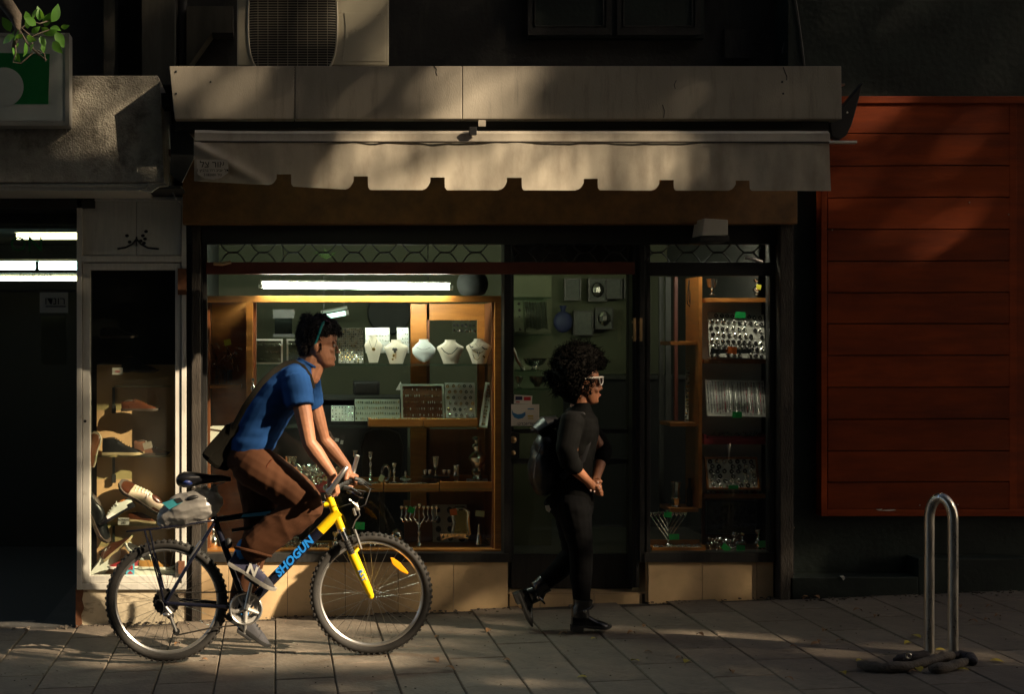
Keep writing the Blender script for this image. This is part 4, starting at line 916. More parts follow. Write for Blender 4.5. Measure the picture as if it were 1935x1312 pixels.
# ------------------------------------------------------------------ narrow window
cb2 = thing('display_shelves', 'wooden shelves with a white back panel in the narrow jewellery window', 'shelves', P(1385, 1046, .2))
p2 = lambda nm, *r, **k: plank(nm, *r, par=cb2, **k)
p2('upright', 1320, 524, 1327, 962, .12, .40); obj('back_panel', MB().pbox(1327, 566, 1444, 938, .24, .26), 'panel_white', cb2); obj('back_panel', MB().pbox(1327, 938, 1444, 1046, .38, .40), 'wood_dark', cb2)
p2('base_board', 1229, 1044, 1455, 1050, .05, .45, m='wood_h')
for a, b, y in ((1332, 1449, 564), (1330, 1450, 680), (1330, 1450, 935)): p2('shelf', a, y, b, y + 8, .15, .24, m='wood_h')
for a, b, y in ((1267, 1320, 646), (1266, 1320, 800), (1266, 1320, 962)): p2('shelf', a, y, b, y + 7, .16, .40, m='wood_h')
tag(obj('red_tray', MB().pbox(1330, 830, 1448, 841, .12, .236).pbox(1330, 822, 1335, 830, .12, .236).pbox(1443, 822, 1448, 830, .12, .236).pbox(1338, 826, 1442, 830, .13, .23), 'leather_red', bev=.002), 'red lined tray shelf below the bead strand board', 'tray')
m = MB()
for i in range(120): m.ell(P(rj.uniform(1345, 1440), rj.uniform(818, 828), .17 + rj.uniform(-.03, .04)), rj.uniform(.003, .007), 5)
tag(obj('bead_row', m, 'silver_dark'), 'row of tiny beads lying in the red lined tray', 'beads')
jewel_board('glittering board of rings in plastic wrap with a green tag', 1343, 592, 1449, 677, .12, 'board_grey', 7, 10, ('silver', 'pewter', 'gem_dark', 'silver_dark'), 2.0, 'ring', tilt=3, tg=[('tag_green', 1399, 596, 19, 12, 3)])
fn = thing('ring_rack', 'low perforated metal rack of dark rings with an orange tag', 'rack', P(1382, 680, .09))
obj('grid', MB().pbox(1344, 660, 1420, 669, .09, .10), 'silver_dark', fn); obj('leg', MB().pprism([(1343, 676), (1346, 669), (1349, 669), (1346, 677)], .09, .10), SV, fn); obj('leg', MB().pprism([(1414, 669), (1417, 669), (1422, 678), (1419, 678)], .09, .10), SV, fn)
for i in range(9): obj('ring', MB().tube([P(1349 + 9 * i + 3.2 * math.cos(a), 655 + 4 * math.sin(a), .085) for a in [2 * math.pi * j / 10 for j in range(10)]], .004, 5, closed=True), 'pewter', fn, smooth=True)
card('tag_orange', 1384, 663, 17, 13, .07, 4, fn)
jewel_board('white board of hanging bead strands with a green tag', 1338, 720, 1449, 788, .10, 'panel_white', 1, 21, ('gem_dark', 'pewter', 'silver_dark', 'gem_red'), 1.15, 'strand', tilt=1, tg=[('tag_green', 1393, 785, 18, 12, 0)])
jewel_board('white board of rings in a wooden frame with a green tag', 1340, 870, 1433, 923, .12, 'panel_white', 6, 7, ('silver', 'pewter', 'gem_dark', 'silver_dark'), 2.2, 'ring', frame='wood_h', tg=[('tag_green', 1386, 922, 19, 7, 0)])
jewel_board('row of flat bracelets lying below the framed ring board', 1335, 929, 1440, 935, .18, 'wood_dark', 1, 12, (SV, 'gem_red'), 3.0, lean=.4)
jewel_board('board seen edge on leaning on the left shelf of the narrow window', 1300, 696, 1306, 798, .18, 'paper', 16, 2, ('gold', 'silver_dark'), 1.4, tilt=6)
menorah('wide silver menorah of straight slanting branches with green tags', 1262, 968, 1032, 66, .16, 4, 'V', [('tag_green', 1262, 974, 14, 10, 0), ('tag_green', 1274, 1016, 19, 11, -2)])
lathe_item('silver_vase', 'slim waisted silver vase on the lowest left shelf of the narrow window', 'vase', 1277, 912, 960, 20, BEAK, .24); lathe_item('glass_bottle', 'tall dark glass bottle beside the slim silver vase', 'bottle', 1303, 905, 958, 12, [(.9, 0), (1, .05), (1, .55), (.6, .68), (.4, .75), (.4, .9), (.6, 1)], .26, m='pewter')
wood_tray('wide wooden tray filled with silver beads below the slanting menorah', 1232, 1334, 1036, 1048, .06, 'silver')
m = MB()
for i in range(90): M_ = Euler((rj.uniform(0, 6), rj.uniform(0, 6), 0)).to_matrix(); m.ell(P(rj.uniform(1338, 1395), rj.uniform(1018, 1042), .14 + rj.uniform(-.04, .06)), (rj.uniform(.006, .016), .005, rj.uniform(.005, .012)), 6, M_)
ht = thing('silver_heap', 'heap of small silver trinkets with green tags at the bottom of the narrow window', 'silverware', P(1370, 1044, .14)); obj('trinkets', m, SV, ht, smooth=True, kind='stuff'); card('tag_green', 1372, 1037, 17, 11, .06, 35, ht); card('tag_green', 1400, 1037, 16, 11, .06, 2, ht)
lathe_item('silver_figure', 'small silver figure with a green tag in the corner of the narrow window', 'figure', 1433, 1002, 1040, 18, VASE, .14, tg=[('tag_green', 1442, 1030, 17, 13, -5)]); lathe_item('silver_figure', 'small silver figure rising behind the trinket heap', 'figure', 1402, 1008, 1036, 14, VASE, .18); lathe_item('silver_rose', 'silver rose ornament on top of the trinket heap', 'ornament', 1388, 1006, 1026, 14, [(.3, 0), (.5, .2), (.4, .4), (1, .7), (.8, 1), (.2, 1)], .16)
pl_ = wall_pic('dark relief picture in a wooden frame at the bottom of the narrow window', 1338, 950, 1434, 1010, .34, 'frame_art', None); o = MB()
for i in range(40): o.ell(P(rj.uniform(1345, 1428), rj.uniform(958, 1003), .335), (rj.uniform(.01, .02), .008, rj.uniform(.008, .018)), 6)
obj('relief', o, 'pewter', pl_, kind='stuff')
lathe_item('silver_cup', 'dim silver goblet on the top shelf of the narrow window', 'goblet', 1345, 528, 558, 22, CUP, .28, m='silver_dark', group='small silver cups'); lathe_item('silver_figure', 'branched silver ornament with a yellow tag on the top shelf', 'ornament', 1431, 528, 558, 18, VASE, .28, m='silver_dark', tg=[('tag_yellow', 1434, 543, 9, 9, 15)])
tag(obj('hanging_chains', MB().tube([P(1307, 530, .3), P(1304, 570, .3), P(1308, 592, .3), P(1312, 560, .3), P(1310, 530, .3)], .006, 6).tube([P(1302, 530, .3), P(1299, 575, .3), P(1304, 580, .3)], .004, 6), 'silver_dark', smooth=True), 'silver chains hanging beside the upright of the narrow window shelves', 'chains')
tag(obj('wood_strip', MB().pbox(1275, 524, 1281, 800, .9, .93), 'rail_red'), 'red brown strip of wood deep inside the narrow window', 'strip'); tag(obj('curtain', MB().pbox(1258, 524, 1268, 800, .85, .87).pbox(1246, 524, 1254, 1000, .9, .92), 'room_dark'), 'dark narrow curtain deep inside the narrow window', 'curtain')

# ------------------------------------------------------------------ shoes in the shoe shop window
def shoe_parts(L, Wd, hs, upper, sole, toe=None, heel=None, laces=None, lining='sole_dark', sole_h=.02, boot=False):
    """shoe along +x, heel at 0, resting on z=0; returns [(name, MB, material)]"""
    N = 16; n = 16
    W = [.52, .62, .68, .70, .70, .68, .66, .66, .70, .78, .86, .94, 1.0, 1.0, .92, .70, .30]
    H = hs; out = []
    def ring(t, bot, grow=1.0, top=True):
        i = t * N; a = int(min(i, N - 1)); f = i - a; w = (W[a] * (1 - f) + W[a + 1] * f) * Wd / 2 * grow
        j = t * (len(H) - 1); b = int(min(j, len(H) - 2)); g = j - b; h = (H[b] * (1 - g) + H[b + 1] * g)
        return w, h
    def section(ts):
        rings = []
        for t in ts:
            w, h = ring(t, 0); r = []
            for k in range(n):
                a = 2 * math.pi * k / n; c_, s = math.cos(a), math.sin(a); yy = w * math.copysign(abs(c_) ** .75, c_) * (1 - .22 * max(0, s) ** 1.3); zz = sole_h * .6 + (h - sole_h * .6) * max(0, s) ** .55 if s > 0 else sole_h * .6
                r.append(Vector((t * L, yy, zz)))
            rings.append(r)
        return MB().rings(rings)
    T = [0, .015, .04, .09, .16, .24, .32, .40, .48, .56, .64, .71, .72, .78, .84, .90, .95, .985, 1]
    if toe:
        out.append(('upper', section([t for t in T if t <= .72]), upper)); tm = section([t for t in T if t >= .70]); out.append(('toe_cap', tm, toe))
    else: out.append(('upper', section(T), upper))
    so_ = []
    for t in [0, .02, .06, .15, .3, .5, .65, .8, .9, .96, 1]:
        w, h = ring(t, 0); w = w * 1.08 + .002; z0 = 0 if not (.28 < t < .5 and sole_h > .018) else .006
        lift = .012 * max(0, (t - .78) / .22) ** 2
        so_.append([Vector((t * L * 1.02 - .003, w * c_, z)) for c_, z in ((-1, z0 + lift), (1, z0 + lift), (1.03, sole_h * .5 + lift), (1, sole_h + lift * .5), (-1, sole_h + lift * .5), (-1.03, sole_h * .5 + lift))])
    out.append(('sole', MB().rings(so_), sole))
    # collar opening
    hh = H[1]; w0 = Wd * .20
    op = MB(); c0 = Vector((L * .17, 0, hh * .955)); op.ell(c0, (L * .145, w0, .009), 14, Matrix.Rotation(R(-7 if not boot else 0), 3, 'Y')); out.append(('collar', op, lining))
    if heel: out.append(('heel_patch', section([0, .015, .04, .09, .16]).xf(Matrix.Translation((-.002, 0, 0)) @ Matrix.Diagonal((1.02, 1.04, .75, 1))), heel))
    if laces:
        lm_ = MB()
        for i in range(5):
            t = .38 + .065 * i; w, h = ring(t, 0); lm_.tube([Vector((t * L, -w * .55, h * .93)), Vector((t * L + .004, 0, h + .004)), Vector((t * L, w * .55, h * .93))], .0028, 5)
        w, h = ring(.36, 0); lm_.tube([Vector((.36 * L, 0, h + .004)), Vector((.33 * L, -w * .5, h + .012)), Vector((.36 * L, -w * .9, h * .8)), Vector((.40 * L, -w * .4, h))], .0025, 5)
        out.append(('laces', lm_, laces))
    return out
LOW = [.070, .078, .074, .080, .082, .074, .060, .048, .040, .030, .016]; BOOT = [.115, .118, .116, .112, .100, .078, .062, .052, .045, .034, .018]
def shoe(label, px, py, Y, Lpx, pitch=0, yaw=0, roll=0, flip=False, name='display_shoe', group='shoes in the display window', hs=LOW, **kw):
    k = FPX / (CAM_D + Y); L = Lpx / k; t = thing(name, label, 'shoe', P(px, py, Y), group); loc = wloc(t)
    M_ = Matrix.Translation(loc) @ Matrix.Rotation(R(yaw), 4, 'Z') @ Matrix.Rotation(R(pitch), 4, 'Y') @ Matrix.Rotation(R(roll), 4, 'X') @ Matrix.Diagonal((-1 if flip else 1, 1, 1, 1)) @ Matrix.Translation((-L / 2, 0, 0))
    s_ = L / .28
    for nm, mb, mt in shoe_parts(.28, .098, hs, **kw):
        mb.xf(M_ @ Matrix.Diagonal((s_, s_, s_, 1)))
        if flip: mb.f = [f[::-1] for f in mb.f]
        obj(nm, mb, mt, t, smooth=True)
    return t
YD = .055
shoe('dark brown laced dress shoe on the upper shelf', 266, 778, YD, 72, upper='leather_brown', sole='sole_dark', toe='leather_brown', laces='leather_mid')
shoe('black ankle shoe with crepe sole on the second shelf', 233, 861, YD, 78, upper='leather_black', sole='sole_crepe', laces='pewter', hs=BOOT)
sb = shoe('brown suede ankle boot with a blank card on the second shelf', 287, 861, YD + .02, 66, upper='suede_brown', sole='sole_dark', laces='board_grey', hs=BOOT); card('velvet', 279, 843, 17, 13, .0, -15, sb)
shoe('tan loafer standing upright against the left side of the display', 178, 850, YD, 66, pitch=-80, roll=70, upper='leather_mid', sole='leather_cream', lining='room_black')
shoe('black and white two tone shoe standing upright at the left edge', 178, 985, YD, 96, pitch=62, roll=20, upper='leather_black', sole='sole_dark', toe='leather_black', heel='leather_white')
shoe('black and white brogue resting on its heel above the price card', 222, 977, .03, 78, pitch=-30, flip=True, upper='leather_white', sole='leather_black', toe='leather_black', heel='leather_black', laces='leather_white', lining='insole_orange')
shoe('brown and cream brogue tilted on top of the other brogue', 262, 942, .05, 92, pitch=35, roll=35, flip=True, upper='leather_cream', sole='sole_dark', toe='leather_brown', heel='leather_brown', laces='leather_white', lining='leather_brown')
shoe('white canvas shoe leaning with its pale sole turned out', 196, 1070, .09, 86, pitch=-52, roll=-70, upper='rubber_white', sole='rubber_white', lining='board_grey')
shoe('brown shoe half in shadow behind the red loafer', 226, 1040, .09, 70, pitch=-40, upper='leather_brown', sole='sole_crepe')
shoe('dark laced sneaker standing behind the rear tyre', 262, 1052, .06, 70, pitch=40, roll=15, flip=True, upper='pewter', sole='rubber_white', laces='leather_white')
shoe('red loafer with white sole beside the blue card', 236, 1075, .04, 66, flip=True, yaw=8, upper='leather_red', sole='rubber_white')
shoe('tan suede shoe behind the rear wheel spokes', 296, 1076, .04, 66, upper='suede_tan', sole='rubber_white', toe='suede_tan', laces='leather_cream')
shoe('dark oxford shoe lying under the brown brogue', 272, 988, .07, 60, pitch=5, upper='leather_brown', sole='sole_crepe', toe='leather_mid')
shoe('grey boot in the dark top of the display window', 265, 705, .07, 70, upper='leather_black', sole='sole_dark', hs=BOOT); shoe('black shoe in the dark top corner of the display window', 225, 640, .07, 70, upper='leather_black', sole='sole_dark')
pc = thing('price_card', 'small white printed price card on the shelf below the brogues', 'price card', P(233, 992, .0)); obj('card', MB().pbox(223, 980, 244, 993, .0, .002), 'paper', pc); obj('lettering', ptext('RONDO', 6, 233.5, 984, -.0015), 'ink', pc); obj('lettering', ptext('280', 6.5, 233, 989.5, -.0015), 'ink', pc)
pc = thing('price_card', 'small pale price card hanging in the dark top of the display', 'price card', P(222, 708, .0)); obj('card', MB().pbox(212, 696, 232, 709, .0, .002), 'board_grey', pc); obj('lettering', ptext('420', 6, 222, 703, -.0015), 'red_print', pc)
bc = thing('blue_card', 'small blue printed card standing at the bottom of the display window', 'card', P(246, 1090, .01)); obj('card', MB().pbox(238, 1066, 254, 1089, .01, .012), 'sticker_cyan', bc); obj('print', MB().pbox(241, 1070, 251, 1078, .008, .009).pprism([(240, 1086), (246, 1080), (252, 1086)], .008, .009), 'red_print', bc)
tag(obj('white_block', MB().pbox(252, 1078, 330, 1090, .02, .06), 'rubber_white', bev=.002), 'low white block at the bottom of the shoe display', 'block')

# ------------------------------------------------------------------ bicycle
YBK = FPX / 354.0 - CAM_D
def B(px, py, dy=0.0): return P(px, py, YBK + dy)
MPP = 1 / 354.0
bike = thing('bicycle', 'yellow and dark blue mountain bike ridden along the pavement', 'bicycle', Vector((B(510, 0).x, YBK, gz(B(510, 0).x))))
RW = 115 * MPP; RH, FH, BB = B(315, 1137), B(701, 1123), B(465, 1148)
def wheel(c, spin, reflector=None):
    w = MB(); n = 72; Rt = RW - .024
    w.tube([c + Vector((Rt * math.cos(2 * math.pi * i / n), 0, Rt * math.sin(2 * math.pi * i / n))) for i in range(n)], .0235, 12, closed=True)
    kn = MB()
    for i in range(64):
        a = 2 * math.pi * (i + .5) / 64
        for (off, ra, sz) in ((-.017, -.004, .006), (.017, -.004, .006), (-.006 if i % 2 else .006, .001, .0065)):
            q = c + Vector((math.cos(a), 0, math.sin(a))) * (RW + ra - .001) + Vector((0, off, 0)); M_ = Matrix.Translation(q) @ Matrix.Rotation(-a, 4, 'Y')
            kn.merge(MB().box(-.005, .0045, -sz, sz, -.0065, .0065).xf(M_))
    wl_ = obj('wheel', MB().tube([c + Vector((0, -.035, 0)), c + Vector((0, .035, 0))], .018, 16), 'chrome', bike, smooth=True)
    obj('tyre', w, 'tyre', wl_, smooth=True); obj('tread', kn, 'tyre', wl_, kind='stuff')
    rr = []
    Rr = RW - .047
    prof = [(-.012, .010), (.012, .010), (.013, -.004), (.006, -.012), (-.006, -.012), (-.013, -.004)]
    for i in range(72):
        a = 2 * math.pi * i / 72; rr.append([c + Vector((math.cos(a) * (Rr + pr), py, math.sin(a) * (Rr + pr))) for py, pr in prof])
    obj('rim', MB().rings(rr, closed=True), 'rim', wl_, smooth=True)
    me = None
    for i in range(32):
        a = 2 * math.pi * (i + spin) / 32; s = 1 if i % 2 else -1; a0 = a + (.9 if (i // 2) % 2 else -.9)
        p0 = c + Vector((.020 * math.cos(a0), s * .028, .020 * math.sin(a0))); p1 = c + Vector(((Rr - .01) * math.cos(a), 0, (Rr - .01) * math.sin(a)))
        obj('spoke', MB().tube([p0, p1], .0011, 5), 'spoke', wl_)
    for s in (-1, 1): obj('hub_flange', MB().lathe([(.024, 0), (.024, .004)], c + Vector((0, s * .028, 0)), 16, axis=(0, 1, 0)), 'chrome', wl_)
    obj('axle', MB().tube([c + Vector((0, -.062, 0)), c + Vector((0, .062, 0))], .006, 8), 'chrome', wl_)
    if reflector: obj('reflector', MB().pprism(reflector, YBK - .012, YBK + .012), 'reflector', wl_, bev=.003)
    return wl_
wheel(RH, .3); wheel(FH, .1, [(738, 1056), (743, 1056), (757, 1066), (772, 1084), (770, 1087), (757, 1081), (742, 1068)])
SC = B(406, 984); HT, HBt = B(622, 940), B(645, 1000)
fr = MB(); fr.tube([BB, SC + (SC - BB) * .04], .017, 14); fr.tube([SC, B(628, 952)], .0165, 14)
for s in (-1, 1):
    fr.tube([BB + Vector((-.03, s * .03, 0)), (BB + RH) / 2 + Vector((0, s * .052, 0)), RH + Vector((0, s * .062, 0))], [.012, .011, .010], 10); fr.tube([SC + Vector((0, s * .018, -.01)), (SC + RH) / 2 + Vector((0, s * .055, 0)), RH + Vector((0, s * .062, 0))], [.009, .008, .008], 10)
    fr.box(RH.x - .018, RH.x + .018, YBK + s * .062 - .003, YBK + s * .062 + .003, RH.z - .02, RH.z + .015)
fr.tube([BB + Vector((0, -.036, 0)), BB + Vector((0, .036, 0))], .024, 16)
DTa, DTb = BB, B(640, 968); fr.tube([DTa, DTa.lerp(DTb, .80)], .0268, 16)
frame = obj('frame', fr, 'frame_navy', bike, smooth=True)
obj('frame_front', MB().tube([DTa.lerp(DTb, .80), DTb], .0272, 16).tube([B(612, 954.5), B(628, 952)], .0168, 14).tube([HT, HBt], .021, 16), 'frame_yellow', bike, smooth=True)
dd = (DTb - DTa).normalized(); zz = dd.cross(Vector((0, 1, 0))).normalized(); zz = zz if zz.z > 0 else -zz
obj('lettering', text_mb('SHOGUN', .063, DTa.lerp(DTb, .53) + Vector((0, -.0285, 0)) + zz * .004, dd, zz + dd * .25, .002, bold=.0022), 'letter_blue', frame)
obj('decal', MB().pprism([(455, 979), (459, 973), (511, 967), (516, 970), (505, 975)], YBK - .0185, YBK - .0165), 'sticker_cyan', frame)
for y_ in (.0,): obj('headset', MB().tube([HT, HT + (HT - HBt).normalized() * .02], .023, 14).tube([HBt, HBt - (HT - HBt).normalized() * .018], .024, 14), 'chrome', bike, smooth=True)
# suspension fork
fk = (HBt - HT).normalized(); crown = HBt + fk * .022
fork = obj('fork', MB().tube([crown + Vector((0, -.062, 0)), crown + Vector((0, 0, .012)), crown + Vector((0, .062, 0))], .016, 12), 'chrome', bike, smooth=True)
for s in (-1, 1):
    t0 = crown + Vector((0, s * .060, 0)); t1 = FH + Vector((-.004, s * .060, .0)); d_ = t1 - t0
    bp = [t0 + d_ * (.10 + .22 * i / 11) for i in range(12)]
    obj('stanchion', MB().tube([t0 - d_ * .04, t0 + d_ * .34], .0135, 12), 'chrome', fork, smooth=True); obj('boot', MB().tube(bp, [.0185 if i % 2 else .015 for i in range(12)], 12), 'rubber_black', fork)
    obj('lower_leg', MB().tube([t0 + d_ * .32, t0 + d_ * .36, t0 + d_ * .70, t0 + d_ * .93, t0 + d_ * 1.0], [.026, .0275, .025, .020, .013], 14), 'frame_yellow', fork, smooth=True)
    obj('dropout', MB().ell(t1, (.016, .008, .020), 10), 'frame_yellow', fork, smooth=True)
t0 = crown + Vector((0, -.060, 0)); t1 = FH + Vector((0, -.060, 0)); dn = (t1 - t0).normalized(); zz2 = dn.cross(Vector((0, 1, 0))).normalized()
obj('lettering', text_mb('RST', .040, t0.lerp(t1, .66) + Vector((0, -.0275, 0)), dn, zz2 if zz2.x > 0 else -zz2, .0015), 'letter_blue', fork)
obj('arch', MB().tube([t0.lerp(t1, .34) + Vector((.0, 0, 0)), crown + dn * .13 + Vector((.03, -.04, .04)), crown + dn * .13 + Vector((.03, .04, .04)), t0.lerp(t1, .34) + Vector((0, .12, 0))], .009, 8), 'frame_yellow', fork, smooth=True)
def brake(x, y, ang, s):
    c0 = B(x, y, s * .045); v = Vector((math.sin(R(ang)), 0, math.cos(R(ang)))); obj('brake_arm', MB().tube([c0 - v * .05, c0, c0 + v * .06], [.007, .008, .006], 8).tube([c0 - v * .01, c0 - v * .01 + Vector((0, -s * .03, 0))], .006, 6).box(c0.x - .03, c0.x + .03, c0.y - s * .03 - .005, c0.y - s * .03 + .005, c0.z + .0, c0.z + .012), 'bar_silver', bike, smooth=True)
for s in (-1, 1): brake(677, 1022, -18, s); brake(368, 1042, 32, s)
obj('brake_noodle', MB().tube([B(666, 1000, 0), B(672, 985, .0), B(680, 975, .0), B(676, 958, 0), B(660, 945, 0)], .0035, 6).tube([B(672, 975, 0), B(668, 962, 0)], .007, 8), 'bar_silver', bike, smooth=True)
# seat
obj('seat_post', MB().tube([SC, B(400, 925)], .0135, 12), 'bar_silver', bike, smooth=True)
sd = MB(); prof = [(334, 906, .060, 9), (338, 904, .074, 16), (348, 902, .080, 21), (362, 902, .070, 20), (380, 902, .048, 15), (400, 903, .032, 11), (420, 903, .024, 9), (436, 905, .014, 6)]
rings = []
for x, y, w, h in prof:
    c0 = B(x, y); hh = h * MPP; rings.append([c0 + Vector((0, w * math.cos(a), (hh * .45 if math.sin(a) > 0 else hh * 1.0) * math.sin(a))) for a in [2 * math.pi * i / 16 for i in range(16)]])
sad = obj('saddle', MB().rings(rings), 'saddle_black', bike, smooth='full'); obj('saddle_cover', MB().ell(B(353, 910), (.050, .079, .030), 16), 'saddle_blue', sad, smooth=True)
for s in (-1, 1): obj('saddle_rail', MB().tube([B(352, 914, s * .022), B(372, 924, s * .022), B(398, 924, s * .022), B(425, 912, s * .015)], .0035, 6), 'bar_silver', sad)
# handlebar, stem, levers
ST = B(624, 932); obj('stem', MB().tube([HT + (HT - HBt).normalized() * .02, ST + Vector((-.01, 0, .0)), B(640, 922)], [.017, .017, .016], 12), 'rubber_black', bike, smooth=True)
HN, HF = B(622, 930, -.30), B(668, 907, .30); HM = B(640, 922)
bar = obj('handlebar', MB().tube([HN, HN.lerp(HM, .45), HM - Vector((0, .04, 0)), HM + Vector((0, .04, 0)), HF.lerp(HM, .45), HF], .0115, 12), 'rubber_black', bike, smooth=True)
for s, e in ((-1, HN), (1, HF)):
    ed = (HM - e).normalized(); obj('grip', MB().tube([e + ed * .012, e + ed * .13], .0165, 12), 'rubber_black', bar, smooth=True)
obj('bar_end', MB().tube([HN - Vector((.006, .006, 0)), B(626, 925, -.315), B(640, 905, -.315), B(652, 888, -.31), B(656, 884, -.30)], [.017, .0135, .0125, .0125, .008], 12), 'bar_silver', bar, smooth=True); obj('bar_end_clamp', MB().ell(HN, (.021, .016, .021), 14), 'chrome', bar, smooth=True)
obj('bar_end', MB().tube([HF, B(667, 895, .315), B(672, 876, .31), B(676, 862, .30)], [.017, .0135, .0125, .012], 12), 'bar_silver', bar, smooth=True)
for s, (x, y) in ((-1, (664, 928)), (1, (684, 912))):
    c0 = B(x - 14, y - 6, s * .17); obj('brake_lever', MB().tube([c0, B(x, y - 3, s * .18), B(x + 12, y + 4, s * .24), B(x + 18, y + 6, s * .27)], [.013, .010, .006, .004], 8), 'rubber_black', bar, smooth=True); obj('shifter', MB().ell(B(x - 2, y + 2, s * .13), (.022, .02, .014), 10), 'rubber_black', bar, smooth=True)
    obj('lever_blade', MB().tube([B(x + 2, y + 4, s * .2), B(x + 14, y + 12, s * .24), B(x + 22, y + 14, s * .28)], [.005, .0045, .004], 6), 'chrome', bar, smooth=True)
obj('brake_cable', MB().tube([B(664, 925, -.15), B(690, 930, -.05), B(676, 950, 0), B(640, 960, .02), B(610, 962, .02)], .003, 6), 'rubber_black', bike, smooth=True); obj('brake_cable', MB().tube([B(684, 910, .15), B(700, 925, .05), B(690, 955, 0), B(676, 962, 0)], .003, 6), 'rubber_black', bike, smooth=True)
obj('front_lamp', MB().tube([B(672, 952, .02), B(677, 966, .0)], .010, 8), 'board_grey', bike, smooth=True)
# drivetrain
CW = BB + Vector((0, -.052, 0)); rr = 30 * MPP
def ringgear(c, ro, ri, teeth, y):
    m = MB(); out = []; n = teeth * 2
    for i in range(n):
        a = 2 * math.pi * i / n; r1 = ro if i % 2 == 0 else ro - .0055
        out.append([c + Vector((r * math.cos(a), yy, r * math.sin(a))) for r, yy in ((ri, y), (r1, y), (r1, y + .003), (ri, y + .003))])
    return m.rings(out, closed=True)
cr = obj('crankset', ringgear(CW, rr * 1.08, rr * .70, 42, 0), 'crank_alloy', bike)
obj('guard_ring', MB().tube([CW + Vector((rr * .98 * math.cos(a), -.006, rr * .98 * math.sin(a))) for a in [2 * math.pi * i / 40 for i in range(40)]], .006, 6, closed=True), 'bar_silver', cr, smooth=True)
obj('inner_ring', ringgear(CW, rr * .78, rr * .5, 32, .008), 'bar_silver', cr)
for i in range(5): a = 2 * math.pi * i / 5 + .9; obj('spider_arm', MB().tube([CW + Vector((.01 * math.cos(a), -.002, .01 * math.sin(a))), CW + Vector((rr * .85 * math.cos(a), -.002, rr * .85 * math.sin(a)))], [.013, .009], 8), 'crank_alloy', cr, smooth=True)
PN, PF = B(476, 1098, -.09), B(462, 1200, .09)
obj('crank_arm', MB().tube([CW + Vector((0, -.018, 0)), PN + Vector((0, .02, 0))], [.014, .010], 10), 'bar_silver', cr, smooth=True); obj('crank_arm', MB().tube([BB + Vector((0, .06, 0)), PF - Vector((0, .02, 0))], [.014, .010], 10), 'bar_silver', cr, smooth=True)
for p, t_ in ((PN, 34), (PF, 34)): obj('pedal', MB().box(-.045, .045, -.045, .045, -.008, .008).xf(Matrix.Translation(p) @ Matrix.Rotation(R(t_), 4, 'Y')), 'rubber_black', cr, bev=.003)
cs_ = obj('cassette', ringgear(RH + Vector((0, -.050, 0)), .062, .014, 28, 0), 'pewter', bike)
for i in range(5): obj('sprocket', ringgear(RH + Vector((0, -.048 + .005 * i, 0)), .058 - .0 * i + .004 * i - .02 * (4 - i) * .2, .014, 26 - i, 0), 'pewter', cs_)
DJ, DP = B(322, 1165, -.05), B(333, 1195, -.05)
der = obj('derailleur', MB().tube([RH + Vector((.0, -.068, -.02)), B(322, 1160, -.075), DJ], [.009, .013, .010], 8).tube([DJ, DP], .009, 8).ell(B(315, 1163, -.075), (.022, .012, .012), 10), 'bar_silver', bike, smooth=True)
for p in (DJ, DP): obj('jockey_wheel', MB().lathe([(.020, -.003), (.020, .003)], p, 12, axis=(0, 1, 0)), 'rubber_black', der)
obj('cable_loop', MB().tube([B(300 + 10 * math.cos(a), 1150 + 15 * math.sin(a), -.07) for a in [R(x) for x in range(200, 460, 30)]], .003, 6), 'rubber_black', der, smooth=True)
up0 = RH + Vector((0, -.048, .052)); lo0 = DP + Vector((-.0, 0, -.02))
obj('chain', MB().tube([up0, CW + Vector((-.01, .01, rr * 1.02))], .0045, 6, flat=.7).tube([lo0, B(400, 1188, -.045), CW + Vector((-.01, .01, -rr * 1.02))], .0045, 6, flat=.7), 'pewter', bike)
# rear rack
rk = obj('rear_rack', MB().tube([B(240, 1006, -.05), B(300, 1000, -.05), B(396, 986, -.05), B(408, 984, -.02)], .0055, 8).tube([B(240, 1006, .05), B(300, 1000, .05), B(396, 986, .05), B(408, 984, .02)], .0055, 8).tube([B(240, 1006, -.05), B(240, 1006, .05)], .0055, 8), 'frame_navy', bike, smooth=True)
for s in (-1, 1):
    for x in (273, 283): obj('rack_strut', MB().tube([B(x, 1003, s * .052), RH + Vector((-.01, s * .068, .01))], .0045, 8), 'frame_navy', rk, smooth=True)
for x in (262, 295, 330, 362): obj('rack_slat', MB().tube([B(x, 1003 - (x - 262) * .12, -.05), B(x, 1003 - (x - 262) * .12, .05)], .0045, 6), 'frame_navy', rk)
obj('pump', MB().tube([B(438, 1004, -.02), B(500, 994, -.02)], .010, 8), 'pewter', bike, smooth=True); obj('shift_lever_box', MB().ell(B(432, 1028, -.03), (.02, .02, .03), 10), 'rubber_black', bike, smooth=True)
